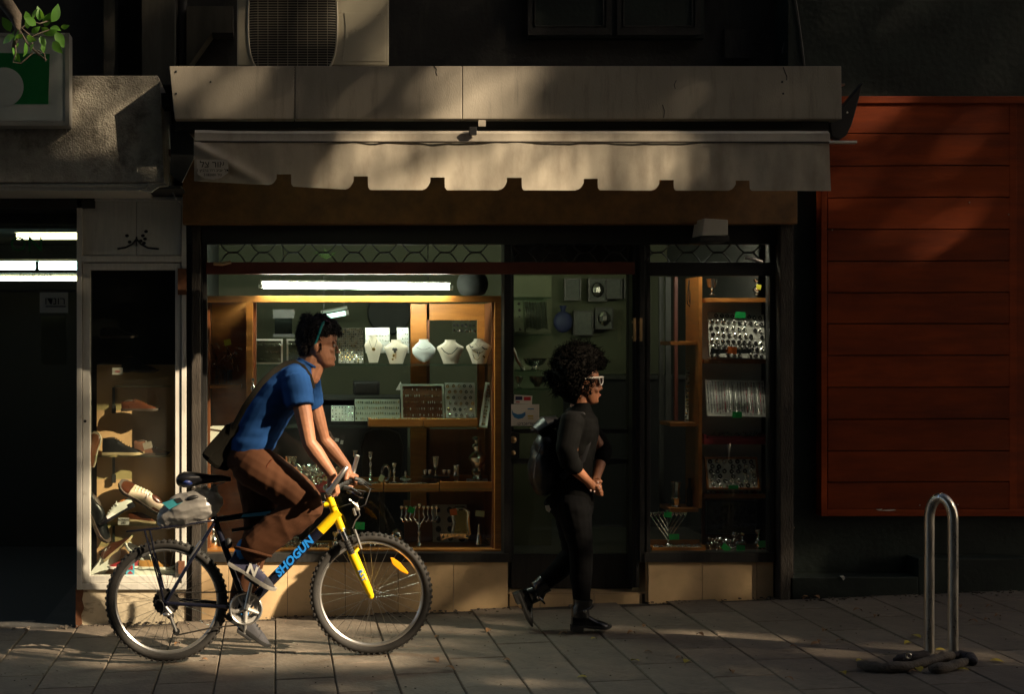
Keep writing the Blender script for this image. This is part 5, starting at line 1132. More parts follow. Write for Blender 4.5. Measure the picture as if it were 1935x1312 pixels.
# plastic bag on the rack
bag = thing('plastic_bag', 'crumpled translucent plastic carrier bag tied on the rear rack of the bicycle', 'bag', B(355, 1000))
m = MB().chain([B(320, 978), B(345, 966), B(378, 955), B(398, 950)], [.066, .090, .088, .065], 14); m.ell(B(335, 980), (.095, .07, .055), 14); m.cap(B(403, 945), B(405, 922), .026, .020); m.cap(B(396, 940), B(388, 926), .020, .016); m.ell(B(310, 990), (.035, .05, .028), 12); m.ell(B(360, 985), (.10, .06, .03), 14)
blob(m, 'bag_body', 'poly_bag', bag, .005, 3, wrinkle=lambda c: .006 * noise.noise(c * 8) - .010 * abs(noise.noise(Vector((c.x * 7 + c.z * 12, c.y * 8, c.z * 20 - c.x * 6)))) + .004)
obj('contents', MB().ell(B(364, 942, -.072), (.033, .014, .014), 12, Matrix.Rotation(R(-12), 3, 'Y')), 'poly_dark', bag, smooth=True); obj('print', MB().pprism([(306, 952), (330, 944), (345, 950), (320, 964)], YBK - .088, YBK - .070), 'poly_teal', bag); obj('print', MB().pprism([(328, 945), (340, 942), (346, 949), (336, 953)], YBK - .09, YBK - .072), 'poly_dark', bag)

# ------------------------------------------------------------------ cyclist
def slices(S, fn, n=20, mid=None):                                # stacked horizontal head slices: (py, back px, front px, half width m)
    rings = []
    for y, xb, xf, w in S:
        a, b = fn(xb, y), fn(xf, y); c0 = (a + b) / 2; rx = (b.x - a.x) / 2
        rings.append([Vector((c0.x + rx * math.cos(t), c0.y + w * math.copysign(abs(math.sin(t)) ** .85, math.sin(t)) * (1 - .16 * max(0, math.cos(t))), c0.z)) for t in [2 * math.pi * i / n for i in range(n)]])
    return MB().rings(rings)
man = thing('person', 'person in blue T-shirt and brown trousers riding a yellow mountain bike', 'person', Vector((B(480, 0).x, YBK, gz(B(480, 0).x))))
sk = slices([(696, 604, 622, .022), (692.5, 600, 629, .036), (688.5, 596, 632, .046), (684.5, 591, 632, .052), (681.5, 588, 632.2, .056), (678.5, 586, 633, .060), (675.5, 583, 633.8, .062), (671, 577, 633, .066), (665, 572, 633, .069), (659, 569, 633, .071), (653.5, 567, 633, .072), (648, 566, 637, .075), (643, 565, 637.5, .076), (634, 565, 637.5, .076), (624, 566, 635, .072), (614, 571, 629, .062), (607, 579, 620, .044), (603, 590, 610, .02)], B)
sk.cap(B(634.5, 651.5), B(639.0, 664.5), .0062, .0078, 10); sk.ell(B(640.0, 665.8), (.0085, .0088, .0072), 10)               # nose
for s in (-1, 1):
    sk.ell(B(637, 667.3, s * .0105), (.008, .0065, .0062), 8); sk.cap(B(634, 647, s * .018), B(632, 648, s * .045), .0075, .006, 8)           # wings, brow ridge
    sk.ell(B(624, 663, s * .032), (.022, .018, .018), 10)                                                                     # cheek
    e0 = B(596, 658, s * .076); sk.ell(e0, (.014, .010, .026), 12, Matrix.Rotation(R(-8), 3, 'Y')); sk.ell(e0 + Vector((.002, s * .006, .006)), (.016, .006, .022), 10)
sk.cap(B(633, 677.2, -.016), B(633, 677.2, .016), .0048, n=8); sk.cap(B(632.4, 681.2, -.014), B(632.4, 681.2, .014), .0052, n=8); sk.ell(B(628, 689.5), (.016, .02, .012), 10)
sk.cap(B(588, 676), B(577, 712), .060, .062, 14); sk.cap(B(597, 690), B(588, 712), .048, .05, 14)                                                                      # neck
NSH, FSH = B(562, 724, -.175), B(580, 724, .175)
NEL, FEL = B(584, 838, -.235), B(611, 832, .235); NW, FW = B(628, 899, -.245), B(655, 884, .25)
sk.chain([NSH, NSH.lerp(NEL, .55), NEL, NEL.lerp(NW, .3), NW], [.052, .047, .038, .042, .027], 14); sk.chain([FSH, FSH.lerp(FEL, .55), FEL, FEL.lerp(FW, .3), FW], [.052, .047, .038, .042, .027], 14)
sk.chain([B(476, 846), B(514, 780), B(556, 724)], [.085, .085, .08], 14)                                                                                    # trunk core inside the shirt
def grip_hand(w, e, ed, s, par):
    """hand closed round the grip; e grip end, ed direction along the grip towards the stem"""
    m = MB(); c0 = e + ed * .062; up_ = (w - c0).normalized(); kn = c0 + Vector((.018, 0, .020)); m.cap(w, c0 + up_ * .035, .024, .026, 12)
    fx = Vector((1, 0, -.25)).normalized()
    for i in range(4):
        b0 = e + ed * (.030 + .021 * i); base = b0 + Vector((.006, 0, .030)); m.cap(c0 + up_ * .036 + ed * (.021 * (i - 1.5)) * .6, base, .014, .0115, 10)
        L = (.88, .97, 1.0, .93)[i]; p1 = b0 + Vector((.030 * L, 0, .022)); p2 = b0 + Vector((.036 * L, 0, -.010)); p3 = b0 + Vector((.014, 0, -.027))
        m.chain([base, p1, p2, p3], [.0115, .0100, .0090, .0078], 10)
    tb = e + ed * .108; m.chain([w.lerp(tb, .45) + ed * .012, tb + Vector((-.014, 0, .016)), tb + Vector((-.004, 0, -.020)) + ed * .006, tb + Vector((.020, 0, -.026)) + ed * .004], [.018, .0135, .0110, .0090], 10)
    return m
for w, e in ((NW, HN), (FW, HF)):
    ed = (HM - e).normalized(); sk.merge(grip_hand(w, e, ed, 1, man))
blob(sk, 'body', 'skin', man, .0035, 3, .45)
hr = slices([(676, 572, 580, .030), (671, 567.5, 587, .060), (664, 564.5, 589, .074), (656, 562.5, 590, .079), (650, 561.5, 606, .082), (646, 561.5, 618, .083), (640, 561, 626, .084), (634, 561, 634, .084), (629, 561, 640, .083), (622, 562, 641, .081), (614, 565, 638, .074), (607, 570, 631, .062), (602, 577, 622, .045), (599, 586, 613, .022)], B)
for x, y, r in ((575, 602, .02), (583, 599, .016), (634, 620, .024), (628, 612, .022), (640, 630, .014), (610, 600, .02), (600, 598, .016), (571, 660, .02)): hr.ell(B(x, y, random.uniform(-.03, .03)), r, 10)
hr.cap(B(606, 650, -.074), B(607, 661, -.073), .007, .004, 8); hr.cap(B(606, 650, .074), B(607, 661, .073), .007, .004, 8)
mhair = blob(hr, 'hair', 'hair_dark', man, .005, 2, wrinkle=lambda c: .006 * noise.noise(Vector((c.x * 40, c.y * 40, c.z * 18))) + .003 * noise.noise(c * 110))
rs_ = random.Random(8); hv = [v for v in mhair.data.vertices]; st_ = MB(); hw0 = wloc(man); hc = B(600, 640)
for i in range(2400):
    v = rs_.choice(hv); p = v.co + hw0; nrm = v.normal; r_ = p - hc
    flow = Vector((.55 if r_.x > -.02 else -.15, rs_.gauss(0, .35), -.55 if r_.z < .07 else .1)) + Vector((rs_.gauss(0, .3), rs_.gauss(0, .3), rs_.gauss(0, .3)))
    flow = (flow - nrm * flow.dot(nrm)).normalized() + nrm * rs_.uniform(.05, .45); L = rs_.uniform(.012, .03)
    if r_.z < -.02: L *= .6; flow.x = min(flow.x, .1)
    st_.tube([p - nrm * .002, p + flow * L * .5 + nrm * .001, p + flow * L - nrm * .002], [.0018, .0016, .0006], 4)
obj('strands', st_, 'hair_dark', mhair)
for s in (-1, 1):
    obj('eyebrow', MB().tube([B(637, 646.5, s * .014), B(634.5, 645, s * .030), B(629, 647, s * .050)], [.0035, .0045, .0025], 6), 'hair_dark', man, smooth=True)
    e0 = B(632.0, 654, s * .032); obj('eye', MB().ell(e0, (.0075, .0125, .0075), 12), 'eye_white', man, smooth=True); obj('iris', MB().ell(e0 + Vector((.0045, -.0 if s > 0 else -.003, 0)), (.0045, .0052, .0058), 10), 'hair_dark', man, smooth=True)
    obj('eyelid', MB().tube([e0 + Vector((.005, -s * .011, .002)), e0 + Vector((.0075, 0, .0065)), e0 + Vector((.002, s * .012, .003))], .003, 6), 'skin', man, smooth=True)
obj('lips', MB().tube([B(632.4, 679.2, -.02), B(634.0, 679.2, 0), B(632.4, 679.2, .02)], [.0015, .0032, .0015], 8), 'lip', man, smooth=True)
# sunglasses pushed up on the hair
g_ = MB()
for s in (-1, 1): g_.tube([B(593, 656, s * .083), B(600, 640, s * .088), B(606, 622, s * .086), B(611, 611, s * .074)], [.004, .0055, .0065, .007], 8, flat=.5)
sg = obj('sunglasses', g_, 'teal_plastic', man, smooth=True)
for s in (-1, 1): obj('lens', MB().ell(B(617, 608, s * .040), (.025, .034, .008), 12, Matrix.Rotation(R(25), 3, 'Y')), 'lens_dark', sg, smooth=True)
obj('bridge', MB().tube([B(611, 611, -.074), B(616, 604, -.04), B(618, 602.5, 0), B(616, 604, .04), B(611, 611, .074)], .005, 8), 'teal_plastic', sg, smooth=True)
# T-shirt
def loft(S, n=24):                                                # (px, py, half thickness px, half width m, spine angle deg)
    rings = []
    for x, y, h, w, a in S:
        c0 = B(x, y); u = Vector((math.cos(R(a)), 0, -math.sin(R(a)))) * h * MPP
        rings.append([c0 + u * math.copysign(abs(math.cos(t)) ** .8, math.cos(t)) + Vector((0, w * math.copysign(abs(math.sin(t)) ** .8, math.sin(t)), 0)) for t in [2 * math.pi * i / n for i in range(n)]])
    return MB().rings(rings)
ts = loft([(468, 852, 40, .160, 2), (475, 838, 42, .165, 8), (490, 806, 43, .165, 25), (512, 768, 45, .172, 32), (535, 742, 45, .185, 33), (555, 717, 37, .185, 36), (568, 702, 26, .135, 40), (577, 692, 19, .078, 36), (581, 686, 17, .066, 34)])
def sleeve(a, b, r0, r1):
    a = Vector(a); b = Vector(b); return MB().tube([a, a.lerp(b, .33), a.lerp(b, .7), b], [r0, r0, (r0 + r1) / 2 + .002, r1], 18)
ts.merge(sleeve(B(558, 714, -.155), B(568, 769, -.205), .078, .072)); ts.merge(sleeve(B(578, 714, .155), B(588, 769, .205), .076, .070)); ts.ell(B(556, 716, -.15), (.075, .06, .07), 14); ts.ell(B(575, 716, .15), (.07, .06, .07), 14)
ts.ell(B(508, 836), (.045, .12, .05), 14)
def wr(c): 
    v = c.x * .82 + c.z * .35; q = noise.noise(Vector((c.x * 7 + 2, c.y * 5, c.z * 20))) * .008 + noise.noise(Vector((c.x * 14 - c.z * 8, c.y * 9, c.z * 30))) * .0035
    return q * (1.15 if c.z < 1.35 else .55)
blob(ts, 'shirt', 'shirt_blue', man, .007, 3, wrinkle=wr)
obj('collar', MB().tube([B(582 + 17 * math.cos(a), 688 + 9 * math.cos(a) + 0, .066 * math.sin(a)) for a in [2 * math.pi * i / 24 for i in range(24)]], .008, 8, closed=True), 'shirt_blue', man, smooth=True)
# trousers
def wl(px, py, dy): return B(px, py, dy)
tr = loft([(472, 846, 40, .158, 0), (468, 862, 43, .165, 0), (468, 885, 44, .165, 10), (478, 905, 38, .15, 20)])
tr.chain([B(478, 880, -.09), B(530, 912, -.10), B(572, 945, -.11), B(578, 962, -.11)], [.118, .112, .098, .090], 18); tr.chain([B(578, 960, -.11), B(545, 985, -.105), B(505, 1015, -.10), B(482, 1036, -.095)], [.092, .094, .092, .086], 18)
tr.chain([B(482, 885, .09), B(492, 950, .10), B(490, 1010, .10)], [.118, .105, .085], 18); tr.chain([B(490, 1010, .10), B(468, 1075, .10), B(456, 1140, .10)], [.085, .078, .068], 18)
KNEE = B(578, 960)
def wt(c):
    v = c - KNEE
    if v.z > -.02 or c.y > YBK + .02: a_ = c.x * .8 - c.z * .6; c_ = c.x * .6 + c.z * .8
    else: a_ = -c.x * .75 - c.z * .65; c_ = c.x * .65 - c.z * .75
    near = math.exp(-(v.length / .2) ** 2); f = noise.noise(Vector((a_ * 22 + c_ * 9, c_ * 4, c.y * 5)))
    g2 = 1 - abs(noise.noise(Vector((a_ * 13 - c_ * 5, c_ * 3 + 7, c.y * 4)))) * 2
    return f * (.004 + .008 * near) + g2 * (.003 + .004 * near) - .003
trs = blob(tr, 'trousers', 'trouser_brown', man, .006, 2, wrinkle=wt)
obj('cuff', MB().tube([B(478 + 33 * math.cos(a), 1044 + 8 * math.cos(a) , -.095 + .085 * math.sin(a)) for a in [2 * math.pi * i / 24 for i in range(24)]], .010, 8, closed=True), 'trouser_brown', man, smooth=True)
obj('pocket_seam', MB().tube([B(515, 868, -.185), B(505, 880, -.20), B(500, 898, -.205)], .003, 6), 'leather_brown', man)
# ankles and trainers
obj('sock', MB().cap(B(462, 1034, -.09), B(452, 1060, -.09), .042, .040), 'sock_blue', man, smooth=True); obj('sock', MB().cap(B(455, 1135, .10), B(458, 1178, .10), .042, .038), 'sock_blue', man, smooth=True)
TR = [.088, .096, .092, .094, .088, .076, .064, .056, .048, .036, .020]
def worn_shoe(px, py, dy, pitch, par, name, hs, L=.285, **kw):
    M_ = Matrix.Translation(B(px, py, dy)) @ Matrix.Rotation(R(pitch), 4, 'Y'); up_ = None
    for nm, mb, mt in shoe_parts(.285, .100, hs, **kw):
        mb.xf(M_); o = obj(name if up_ is None else nm, mb, mt, par if up_ is None else up_, smooth=True); up_ = up_ or o
    return up_, M_
su, M1 = worn_shoe(430, 1068, -.10, 31, man, 'trainer', TR, upper='shoe_navy', sole='sole_worn', toe='shoe_grey', laces='sole_worn', lining='shoe_navy', sole_h=.021)
obj('letter_patch', text_mb('N', .072, (.125, -.0415, .044), (1, 0, .1), (-.15, 0, 1), .002, bold=.003).xf(M1), 'rubber_white', su)
worn_shoe(426, 1168, .10, 36, man, 'trainer', TR, upper='shoe_grey', sole='rubber_black', toe='shoe_grey', laces='rubber_black', lining='shoe_navy', sole_h=.021)
# messenger bag
mb_ = thing('messenger_bag', 'dark olive messenger bag slung behind the cyclist on a shoulder strap', 'bag', B(410, 890))
m = MB().pprism([(379, 862), (398, 838), (428, 806), (446, 800), (452, 830), (448, 868), (430, 893), (404, 886)], YBK - .10, YBK + .10); bgm = obj('pouch', m, 'bag_olive', mb_, bev=.02)
obj('flap', MB().pprism([(383, 858), (399, 836), (428, 803), (448, 797), (452, 815), (420, 845), (396, 868)], YBK - .112, YBK - .100), 'bag_olive', mb_, bev=.005)
obj('strap', MB().tube([B(440, 812, -.13), B(462, 770, -.16), B(492, 727, -.155), B(515, 704, -.13), B(540, 688, -.10), B(556, 685, -.085), B(572, 694, -.095), B(585, 712, -.10), B(592, 735, -.06)], .015, 8, flat=.2, up=(.3, .9, .3)), 'bag_olive', mb_, smooth=True)

# ------------------------------------------------------------------ walking woman
YWM = FPX / 337.0 - CAM_D
def Wm(px, py, dy=0.0): return P(px, py, YWM + dy)
WP = 1 / 337.0
wo = thing('person', 'person dressed in black with curly hair and white sunglasses walking past the door', 'person', Vector((Wm(1090, 0).x, YWM, gz(Wm(1090, 0).x))))
sk = slices([(765, 1108, 1122, .020), (762, 1104, 1127.5, .032), (758, 1100, 1130, .040), (754, 1097, 1130.5, .046), (750, 1094, 1131, .050), (746, 1090, 1131.5, .054), (741, 1086, 1131.5, .058), (735, 1082, 1132, .062), (728, 1079, 1132.5, .065), (722, 1077, 1131.5, .067), (716, 1076, 1132, .068), (708, 1076, 1131, .068), (698, 1078, 1128, .062), (690, 1084, 1121, .05), (685, 1092, 1113, .025)], Wm)
sk.cap(Wm(1131.5, 722), Wm(1135.5, 734), .0055, .0085, 10); sk.ell(Wm(1136, 735.5), (.009, .010, .0075), 10)
for s in (-1, 1):
    sk.ell(Wm(1133, 737, s * .010), (.007, .0065, .006), 8); sk.ell(Wm(1126, 738, s * .034), (.018, .017, .018), 10); sk.ell(Wm(1100, 738, s * .064), (.011, .009, .022), 10)
sk.cap(Wm(1131.5, 745.5, -.015), Wm(1131.5, 745.5, .015), .0062, n=8); sk.cap(Wm(1131.5, 749.5, -.013), Wm(1131.5, 749.5, .013), .0062, n=8); sk.ell(Wm(1127, 759), (.013, .017, .012), 10)
sk.cap(Wm(1096, 752), Wm(1092, 790), .047, .052, 14); sk.cap(Wm(1104, 765), Wm(1100, 790), .034, .04, 14)
NE, NWR = Wm(1077, 878, -.19), Wm(1111, 911, -.15); FE, FWR = Wm(1140, 858, .10), Wm(1126, 906, -.05)
sk.chain([Wm(1082, 800, -.14), NE, NE.lerp(NWR, .35), NWR], [.045, .036, .035, .024], 14); sk.chain([Wm(1100, 800, .14), FE, FWR], [.045, .036, .024], 14)
# clasped hands
HC = Wm(1122, 919, -.10)
sk.cap(NWR, HC + Vector((-.012, -.02, -.004)), .025, .027, 12); sk.cap(FWR, HC + Vector((.006, .016, .012)), .024, .026, 12)
for i in range(4):
    b0 = HC + Vector((-.020 + .009 * i, -.032 + .004 * i, -.010 - .0155 * (i - 1.2))); L = (.92, 1.0, .97, .8)[i]
    sk.chain([b0, b0 + Vector((.030 * L, -.010, -.008)), b0 + Vector((.046 * L, .010, -.012)), b0 + Vector((.036 * L, .030, -.012))], [.0105, .0098, .0088, .0076], 10)
    f0 = HC + Vector((.008 + .004 * i, .020, .022 - .014 * i)); sk.chain([f0, f0 + Vector((.022 * L, -.018, .004)), f0 + Vector((.014, -.044, -.002)), f0 + Vector((-.008, -.052, -.006))], [.0105, .0095, .0086, .0075], 10)
sk.chain([HC + Vector((-.018, -.022, .010)), HC + Vector((.008, -.034, .026)), HC + Vector((.030, -.028, .026))], [.013, .011, .0088], 10); sk.chain([HC + Vector((.006, .02, .03)), HC + Vector((.028, .004, .034)), HC + Vector((.038, -.012, .024))], [.012, .0105, .0085], 10)
sk.chain([Wm(1085, 950), Wm(1088, 870), Wm(1092, 805)], [.09, .085, .075], 14)
blob(sk, 'body', 'skin_dark', wo, .0035, 3, .45)
for dx, dz in ((-6, 9), (1, 11), (9, 7), (11, 2), (8, -6)): obj('fingernail', MB().ell(Wm(1122 + dx, 919 + dz, -.142), (.0055, .003, .006), 8), 'nail', wo)
obj('lips', MB().tube([Wm(1132.4, 747.4, -.017), Wm(1133.9, 747.6, 0), Wm(1132.4, 747.4, .017)], [.002, .0058, .002], 8), 'lip', wo, smooth=True)
obj('earring', MB().lathe([(.002, 0), (.003, .012), (.001, .016)], Wm(1100, 752, -.072), 6), 'silver', wo)
# curly hair: a cloud of small ringlets round a core
hm = slices([(764, 1076, 1088, .05), (752, 1062, 1094, .09), (740, 1052, 1098, .115), (728, 1046, 1100, .13), (716, 1043, 1106, .14), (704, 1044, 1122, .145), (692, 1048, 1134, .145), (680, 1053, 1140, .135), (668, 1060, 1138, .115), (658, 1072, 1128, .085), (651, 1086, 1114, .045)], Wm)
rc = random.Random(17); cur = MB()
ctr = Wm(1094, 704)
for i in range(2600):
    v = Vector((rc.gauss(0, 1), rc.gauss(0, 1), rc.gauss(0, 1))).normalized()
    if v.x > .45 and v.z < .12: continue
    if v.z < -.75: continue
    rad = Vector((.150 + (.02 if v.z < 0 and v.x < 0 else 0), .15, .158)); p = ctr + Vector((v.x * rad.x, v.y * rad.y, v.z * rad.z)) * rc.uniform(.84, 1.10) * (1 + .10 * noise.noise(v * 2.3))
    if v.x > .3 and v.z < .25: p = ctr + (p - ctr) * .86
    d = (v + Vector((rc.gauss(0, .5), rc.gauss(0, .5), rc.gauss(0, .5)))).normalized(); a = d.orthogonal().normalized(); b = d.cross(a); L = rc.uniform(.015, .05) * (1.5 if rc.random() < .15 else 1); q = rc.uniform(.003, .009); ph = rc.uniform(0, 6)
    cur.tube([p + d * L * (j / 5 - .3) + (a * math.cos(ph + j * 1.5) + b * math.sin(ph + j * 1.5)) * q for j in range(6)], [.0022, .0024, .0022, .002, .0016, .0008], 4)
hair = blob(hm, 'hair', 'hair_afro', wo, .010, 2, wrinkle=lambda c: .012 * noise.noise(c * 30) + .006 * noise.noise(c * 75))
obj('curls', cur, 'hair_afro', hair)
gl = MB()
for s in (-1, 1): gl.tube([Wm(1098, 716.5, s * .071), Wm(1115, 715.5, s * .072), Wm(1131, 714.5, s * .064)], [.004, .005, .0065], 8)
gl.tube([Wm(1131, 714, -.064), Wm(1138, 713.5, -.035), Wm(1139.5, 714, 0), Wm(1138, 713.5, .035), Wm(1131, 714, .064)], .0055, 8)
for s in (-1, 1): gl.tube([Wm(1132, 716, s * .062), Wm(1134, 727, s * .054), Wm(1136.5, 729, s * .035), Wm(1138.5, 724, s * .014), Wm(1139, 715, s * .010)], .004, 8)
gs = obj('sunglasses', gl, 'glasses_white', wo, smooth=True)
for s in (-1, 1): obj('lens', MB().ell(Wm(1136, 720.5, s * .036), (.008, .026, .018), 12), 'lens_dark', gs, smooth=True)
def lw(S, n=22):
    rings = []
    for x, y, h, w in S:
        c0 = Wm(x, y); rings.append([c0 + Vector((h * WP * math.cos(t), w * math.sin(t), 0)) for t in [2 * math.pi * i / n for i in range(n)]])
    return MB().rings(rings)
jk = lw([(1080, 962, 38, .150), (1082, 950, 40, .155), (1082, 915, 36, .135), (1083, 880, 36, .130), (1087, 840, 40, .145), (1091, 810, 40, .165), (1092, 792, 36, .155), (1094, 778, 25, .10), (1097, 768, 18, .065), (1098, 762, 16, .058)])
jk.chain([Wm(1080, 800, -.15), Wm(1070, 850, -.19), Wm(1076, 874, -.192), Wm(1084, 882, -.185)], [.068, .060, .054, .050], 16); jk.chain([Wm(1104, 800, .15), Wm(1132, 838, .17), Wm(1141, 852, .11), Wm(1137, 870, .06)], [.064, .056, .048, .042], 16)
jk.cap(Wm(1060, 952, -.05), Wm(1045, 955, .05), .05, .05)
blob(jk, 'jacket', 'black_cloth', wo, .007, 3, wrinkle=lambda c: .006 * noise.noise(Vector((c.x * 12, c.y * 9, c.z * 16))))
ll = MB(); ll.ell(Wm(1080, 955), (.125, .15, .12), 16)
ll.chain([Wm(1084, 960, -.075), Wm(1098, 1040, -.07), Wm(1098, 1090, -.065), Wm(1099, 1145, -.06)], [.100, .066, .062, .043], 16); ll.chain([Wm(1078, 960, .075), Wm(1086, 1046, .07), Wm(1058, 1078, .07), Wm(1016, 1112, .065)], [.100, .068, .058, .043], 16)
blob(ll, 'trousers', 'black_denim', wo, .007, 3, wrinkle=lambda c: .0035 * noise.noise(Vector((c.x * 16, c.y * 12, c.z * 26))))
def boot(pts_shaft, heel, toe, yaw_name, dyc):
    t = MB(); hv, tv = Wm(*heel, dyc), Wm(*toe, dyc); ax = (tv - hv); L = ax.length; ax.normalize(); upv = Vector((-ax.z, 0, ax.x)); upv = upv if True else -upv
    return t, hv, ax, upv, L
def make_boot(par, heel, toe, dyc, shaft):
    hv, tv = Wm(*heel, dyc), Wm(*toe, dyc); L = (tv - hv).length; ang = math.atan2(-(tv.z - hv.z), tv.x - hv.x); M_ = Matrix.Translation(hv) @ Matrix.Rotation(ang, 4, 'Y'); s_ = L / .285
    first = None
    for nm, mb, mt in shoe_parts(.285, .092, [.100, .105, .104, .104, .096, .080, .066, .056, .048, .038, .020], upper='boot_black', sole='rubber_black', toe=None, lining='boot_black', sole_h=.020):
        mb.xf(M_ @ Matrix.Diagonal((s_, 1, s_, 1)))
        if nm == 'collar': continue
        o = obj('boot' if first is None else nm, mb, mt, par if first is None else first, smooth=True); first = first or o
    pts = [M_ @ Vector((.062 * s_, 0, .06)), M_ @ Vector((.060 * s_, 0, .11))] + [Wm(*p, dyc) for p in shaft]
    obj('shaft', MB().tube(pts, [.050, .050] + [.053, .056][:len(shaft)], 16), 'boot_black', first, smooth=True)
    obj('heel_block', MB().box(0, .06, -.034, .034, -.022, .004).xf(M_), 'rubber_black', first); obj('buckle_strap', MB().tube([M_ @ Vector((.062 + .052 * math.cos(a), .050 * math.sin(a), .105 + .02 * math.cos(a))) for a in [2 * math.pi * i / 16 for i in range(16)]], .006, 6, closed=True), 'boot_black', first); obj('buckle', MB().ell(M_ @ Vector((.06, -.055, .10)), (.010, .004, .010), 8), 'silver_dark', first)
make_boot(wo, (1080, 1187), (1154, 1189), -.06, [(1100, 1148), (1101, 1134)]); make_boot(wo, (976, 1121), (1001, 1186), .065, [(1018, 1112), (1030, 1103)])
# backpack
bk = thing('backpack', 'black leather backpack on the back of the walking woman', 'backpack', Wm(1025, 935))
m = MB().chain([Wm(1027, 905), Wm(1029, 860), Wm(1036, 828)], [.082, .085, .060], 16); m.ell(Wm(1026, 888), (.085, .13, .15), 16); m.ell(Wm(1030, 850), (.07, .12, .10), 16)
blob(m, 'pack_body', 'leather_black', bk, .008, 3, wrinkle=lambda c: .008 * noise.noise(c * 14)); obj('flap', MB().tube([Wm(1012, 815), Wm(1030, 802), Wm(1052, 796)], [.03, .045, .03], 12, flat=2.2), 'leather_black', bk, smooth=True)
for s in (-1, 1): obj('strap', MB().tube([Wm(1050, 805, s * .09), Wm(1075, 782, s * .10), Wm(1100, 785, s * .11), Wm(1118, 815, s * .12), Wm(1100, 870, s * .14), Wm(1060, 905, s * .12)], .018, 8, flat=.25), 'leather_black', bk, smooth=True)
obj('buckle', MB().pbox(1003, 810, 1010, 815, YWM - .05, YWM - .03), 'silver', bk); obj('zip', MB().tube([Wm(1008, 905, -.12), Wm(1012, 870, -.125), Wm(1022, 845, -.12)], .004, 6), 'silver_dark', bk, smooth=True)
obj('lining', MB().pprism([(1030, 957), (1038, 956), (1042, 962), (1038, 970), (1032, 966)], YWM - .02, YWM - .017), 'paper', wo)

# ------------------------------------------------------------------ steel cycle hoop, rags and fallen leaves
def ground_at(px, py):                                            # where the sight line meets the sloping pavement
    lo = -6.0; hi = 2.0
    for _ in range(40):
        mid = (lo + hi) / 2; p = P(px, py, mid)
        if p.z > gz(p.x): lo, hi = (lo, mid) if False else (mid, hi)
        else: lo, hi = lo, mid
    return P(px, py, lo)

hp = thing('cycle_hoop', 'polished steel cycle parking hoop standing on the pavement', 'cycle stand', ground_at(1778, 1240))
def hoop_pt(t):                                                  # two legs joined by a semicircle, in a plane turned away from the shop front
    n0 = ground_at(1756, 1236); f0 = ground_at(1801, 1244); n0.z = f0.z = 0; d = f0 - n0; rad = d.length / 2; c0 = (n0 + f0) / 2; u = d.normalized()
    zt = PZ(942, c0.y) ; zc = zt - rad * 1.75
    if t < .34: q = t / .34; return Vector((n0.x, n0.y, gz(n0.x) - .02 + (zc - gz(n0.x) + .02) * q))
    if t > .66: q = (1 - t) / .34; return Vector((f0.x, f0.y, gz(f0.x) - .02 + (zc - gz(f0.x) + .02) * q))
    a = math.pi * (1 - (t - .34) / .32); p = c0 + u * rad * math.cos(a); return Vector((p.x, p.y, zc + rad * 1.75 * math.sin(a)))
obj('pipe', MB().tube([hoop_pt(t) for t in [0, .1, .2, .3, .335] + [.34 + .32 * i / 28 for i in range(29)] + [.665, .7, .8, .9, 1]], .0245, 20, up=(0, 1, .3)), 'steel_worn', hp, smooth=True)
obj('weld_seam', MB().tube([hoop_pt(t) for t in (.497, .505)], .0258, 20, up=(0, 1, .3)), 'chrome', hp, smooth=True)
def rag(name, label, m, pts, r, seed):
    pts = [ground_at(x, y + 9) + Vector((0, 0, r * .8)) for x, y, Y in pts]; path = []
    for i in range(len(pts) - 1):
        for q in range(6): path.append(pts[i].lerp(pts[i + 1], q / 6))
    path.append(pts[-1]); path = [p for p in path]
    n = len(path); rs = [r * (.82 + .35 * noise.noise(p * 9 + Vector((seed, 0, 0)))) * (1 if 1 < i < n - 2 else .7) for i, p in enumerate(path)]
    mb = MB().tube(path, rs, 14); mb.v = [tuple(Vector(v) + Vector((0, 0, .008 * noise.noise(Vector(v) * 30 + Vector((seed, 1, 2)))))) for v in mb.v]
    tag(obj(name, mb, m, smooth='full'), label, 'rag', 'rags round the cycle hoop')
rag('rag', 'long rolled grey brown rag lying round the foot of the cycle hoop', 'rag', [(1622, 1258, -1.40), (1665, 1264, -1.42), (1705, 1263, -1.44), (1740, 1256, -1.42), (1775, 1246, -1.38), (1800, 1240, -1.33)], .030, 1)
rag('rag', 'short thick rolled rag lying against the foot of the cycle hoop', 'rag', [(1758, 1266, -1.47), (1785, 1264, -1.47), (1812, 1256, -1.45), (1832, 1248, -1.42)], .027, 5)
rag('rag', 'dark blue rag bundle behind the long grey rag by the cycle hoop', 'rag_dark', [(1692, 1247, -1.36), (1712, 1243, -1.34), (1735, 1240, -1.30), (1752, 1237, -1.25)], .026, 9)
rag('rag', 'dark crumpled rag draped on the short thick rag by the cycle hoop', 'rag_dark', [(1796, 1240, -1.38), (1815, 1238, -1.38), (1834, 1242, -1.39), (1838, 1252, -1.40)], .026, 13)
gr0 = ground_at(1717, 1254).y - .03
obj_ring = MB().tube([P(1717 + 4.5 * math.cos(a), 1241 + 4.5 * math.sin(a), gr0) for a in [2 * math.pi * i / 14 for i in range(14)]], .004, 6, closed=True)
tag(obj('metal_ring', obj_ring, 'steel_worn', smooth=True), 'small metal ring lying on the dark blue rag', 'ring')
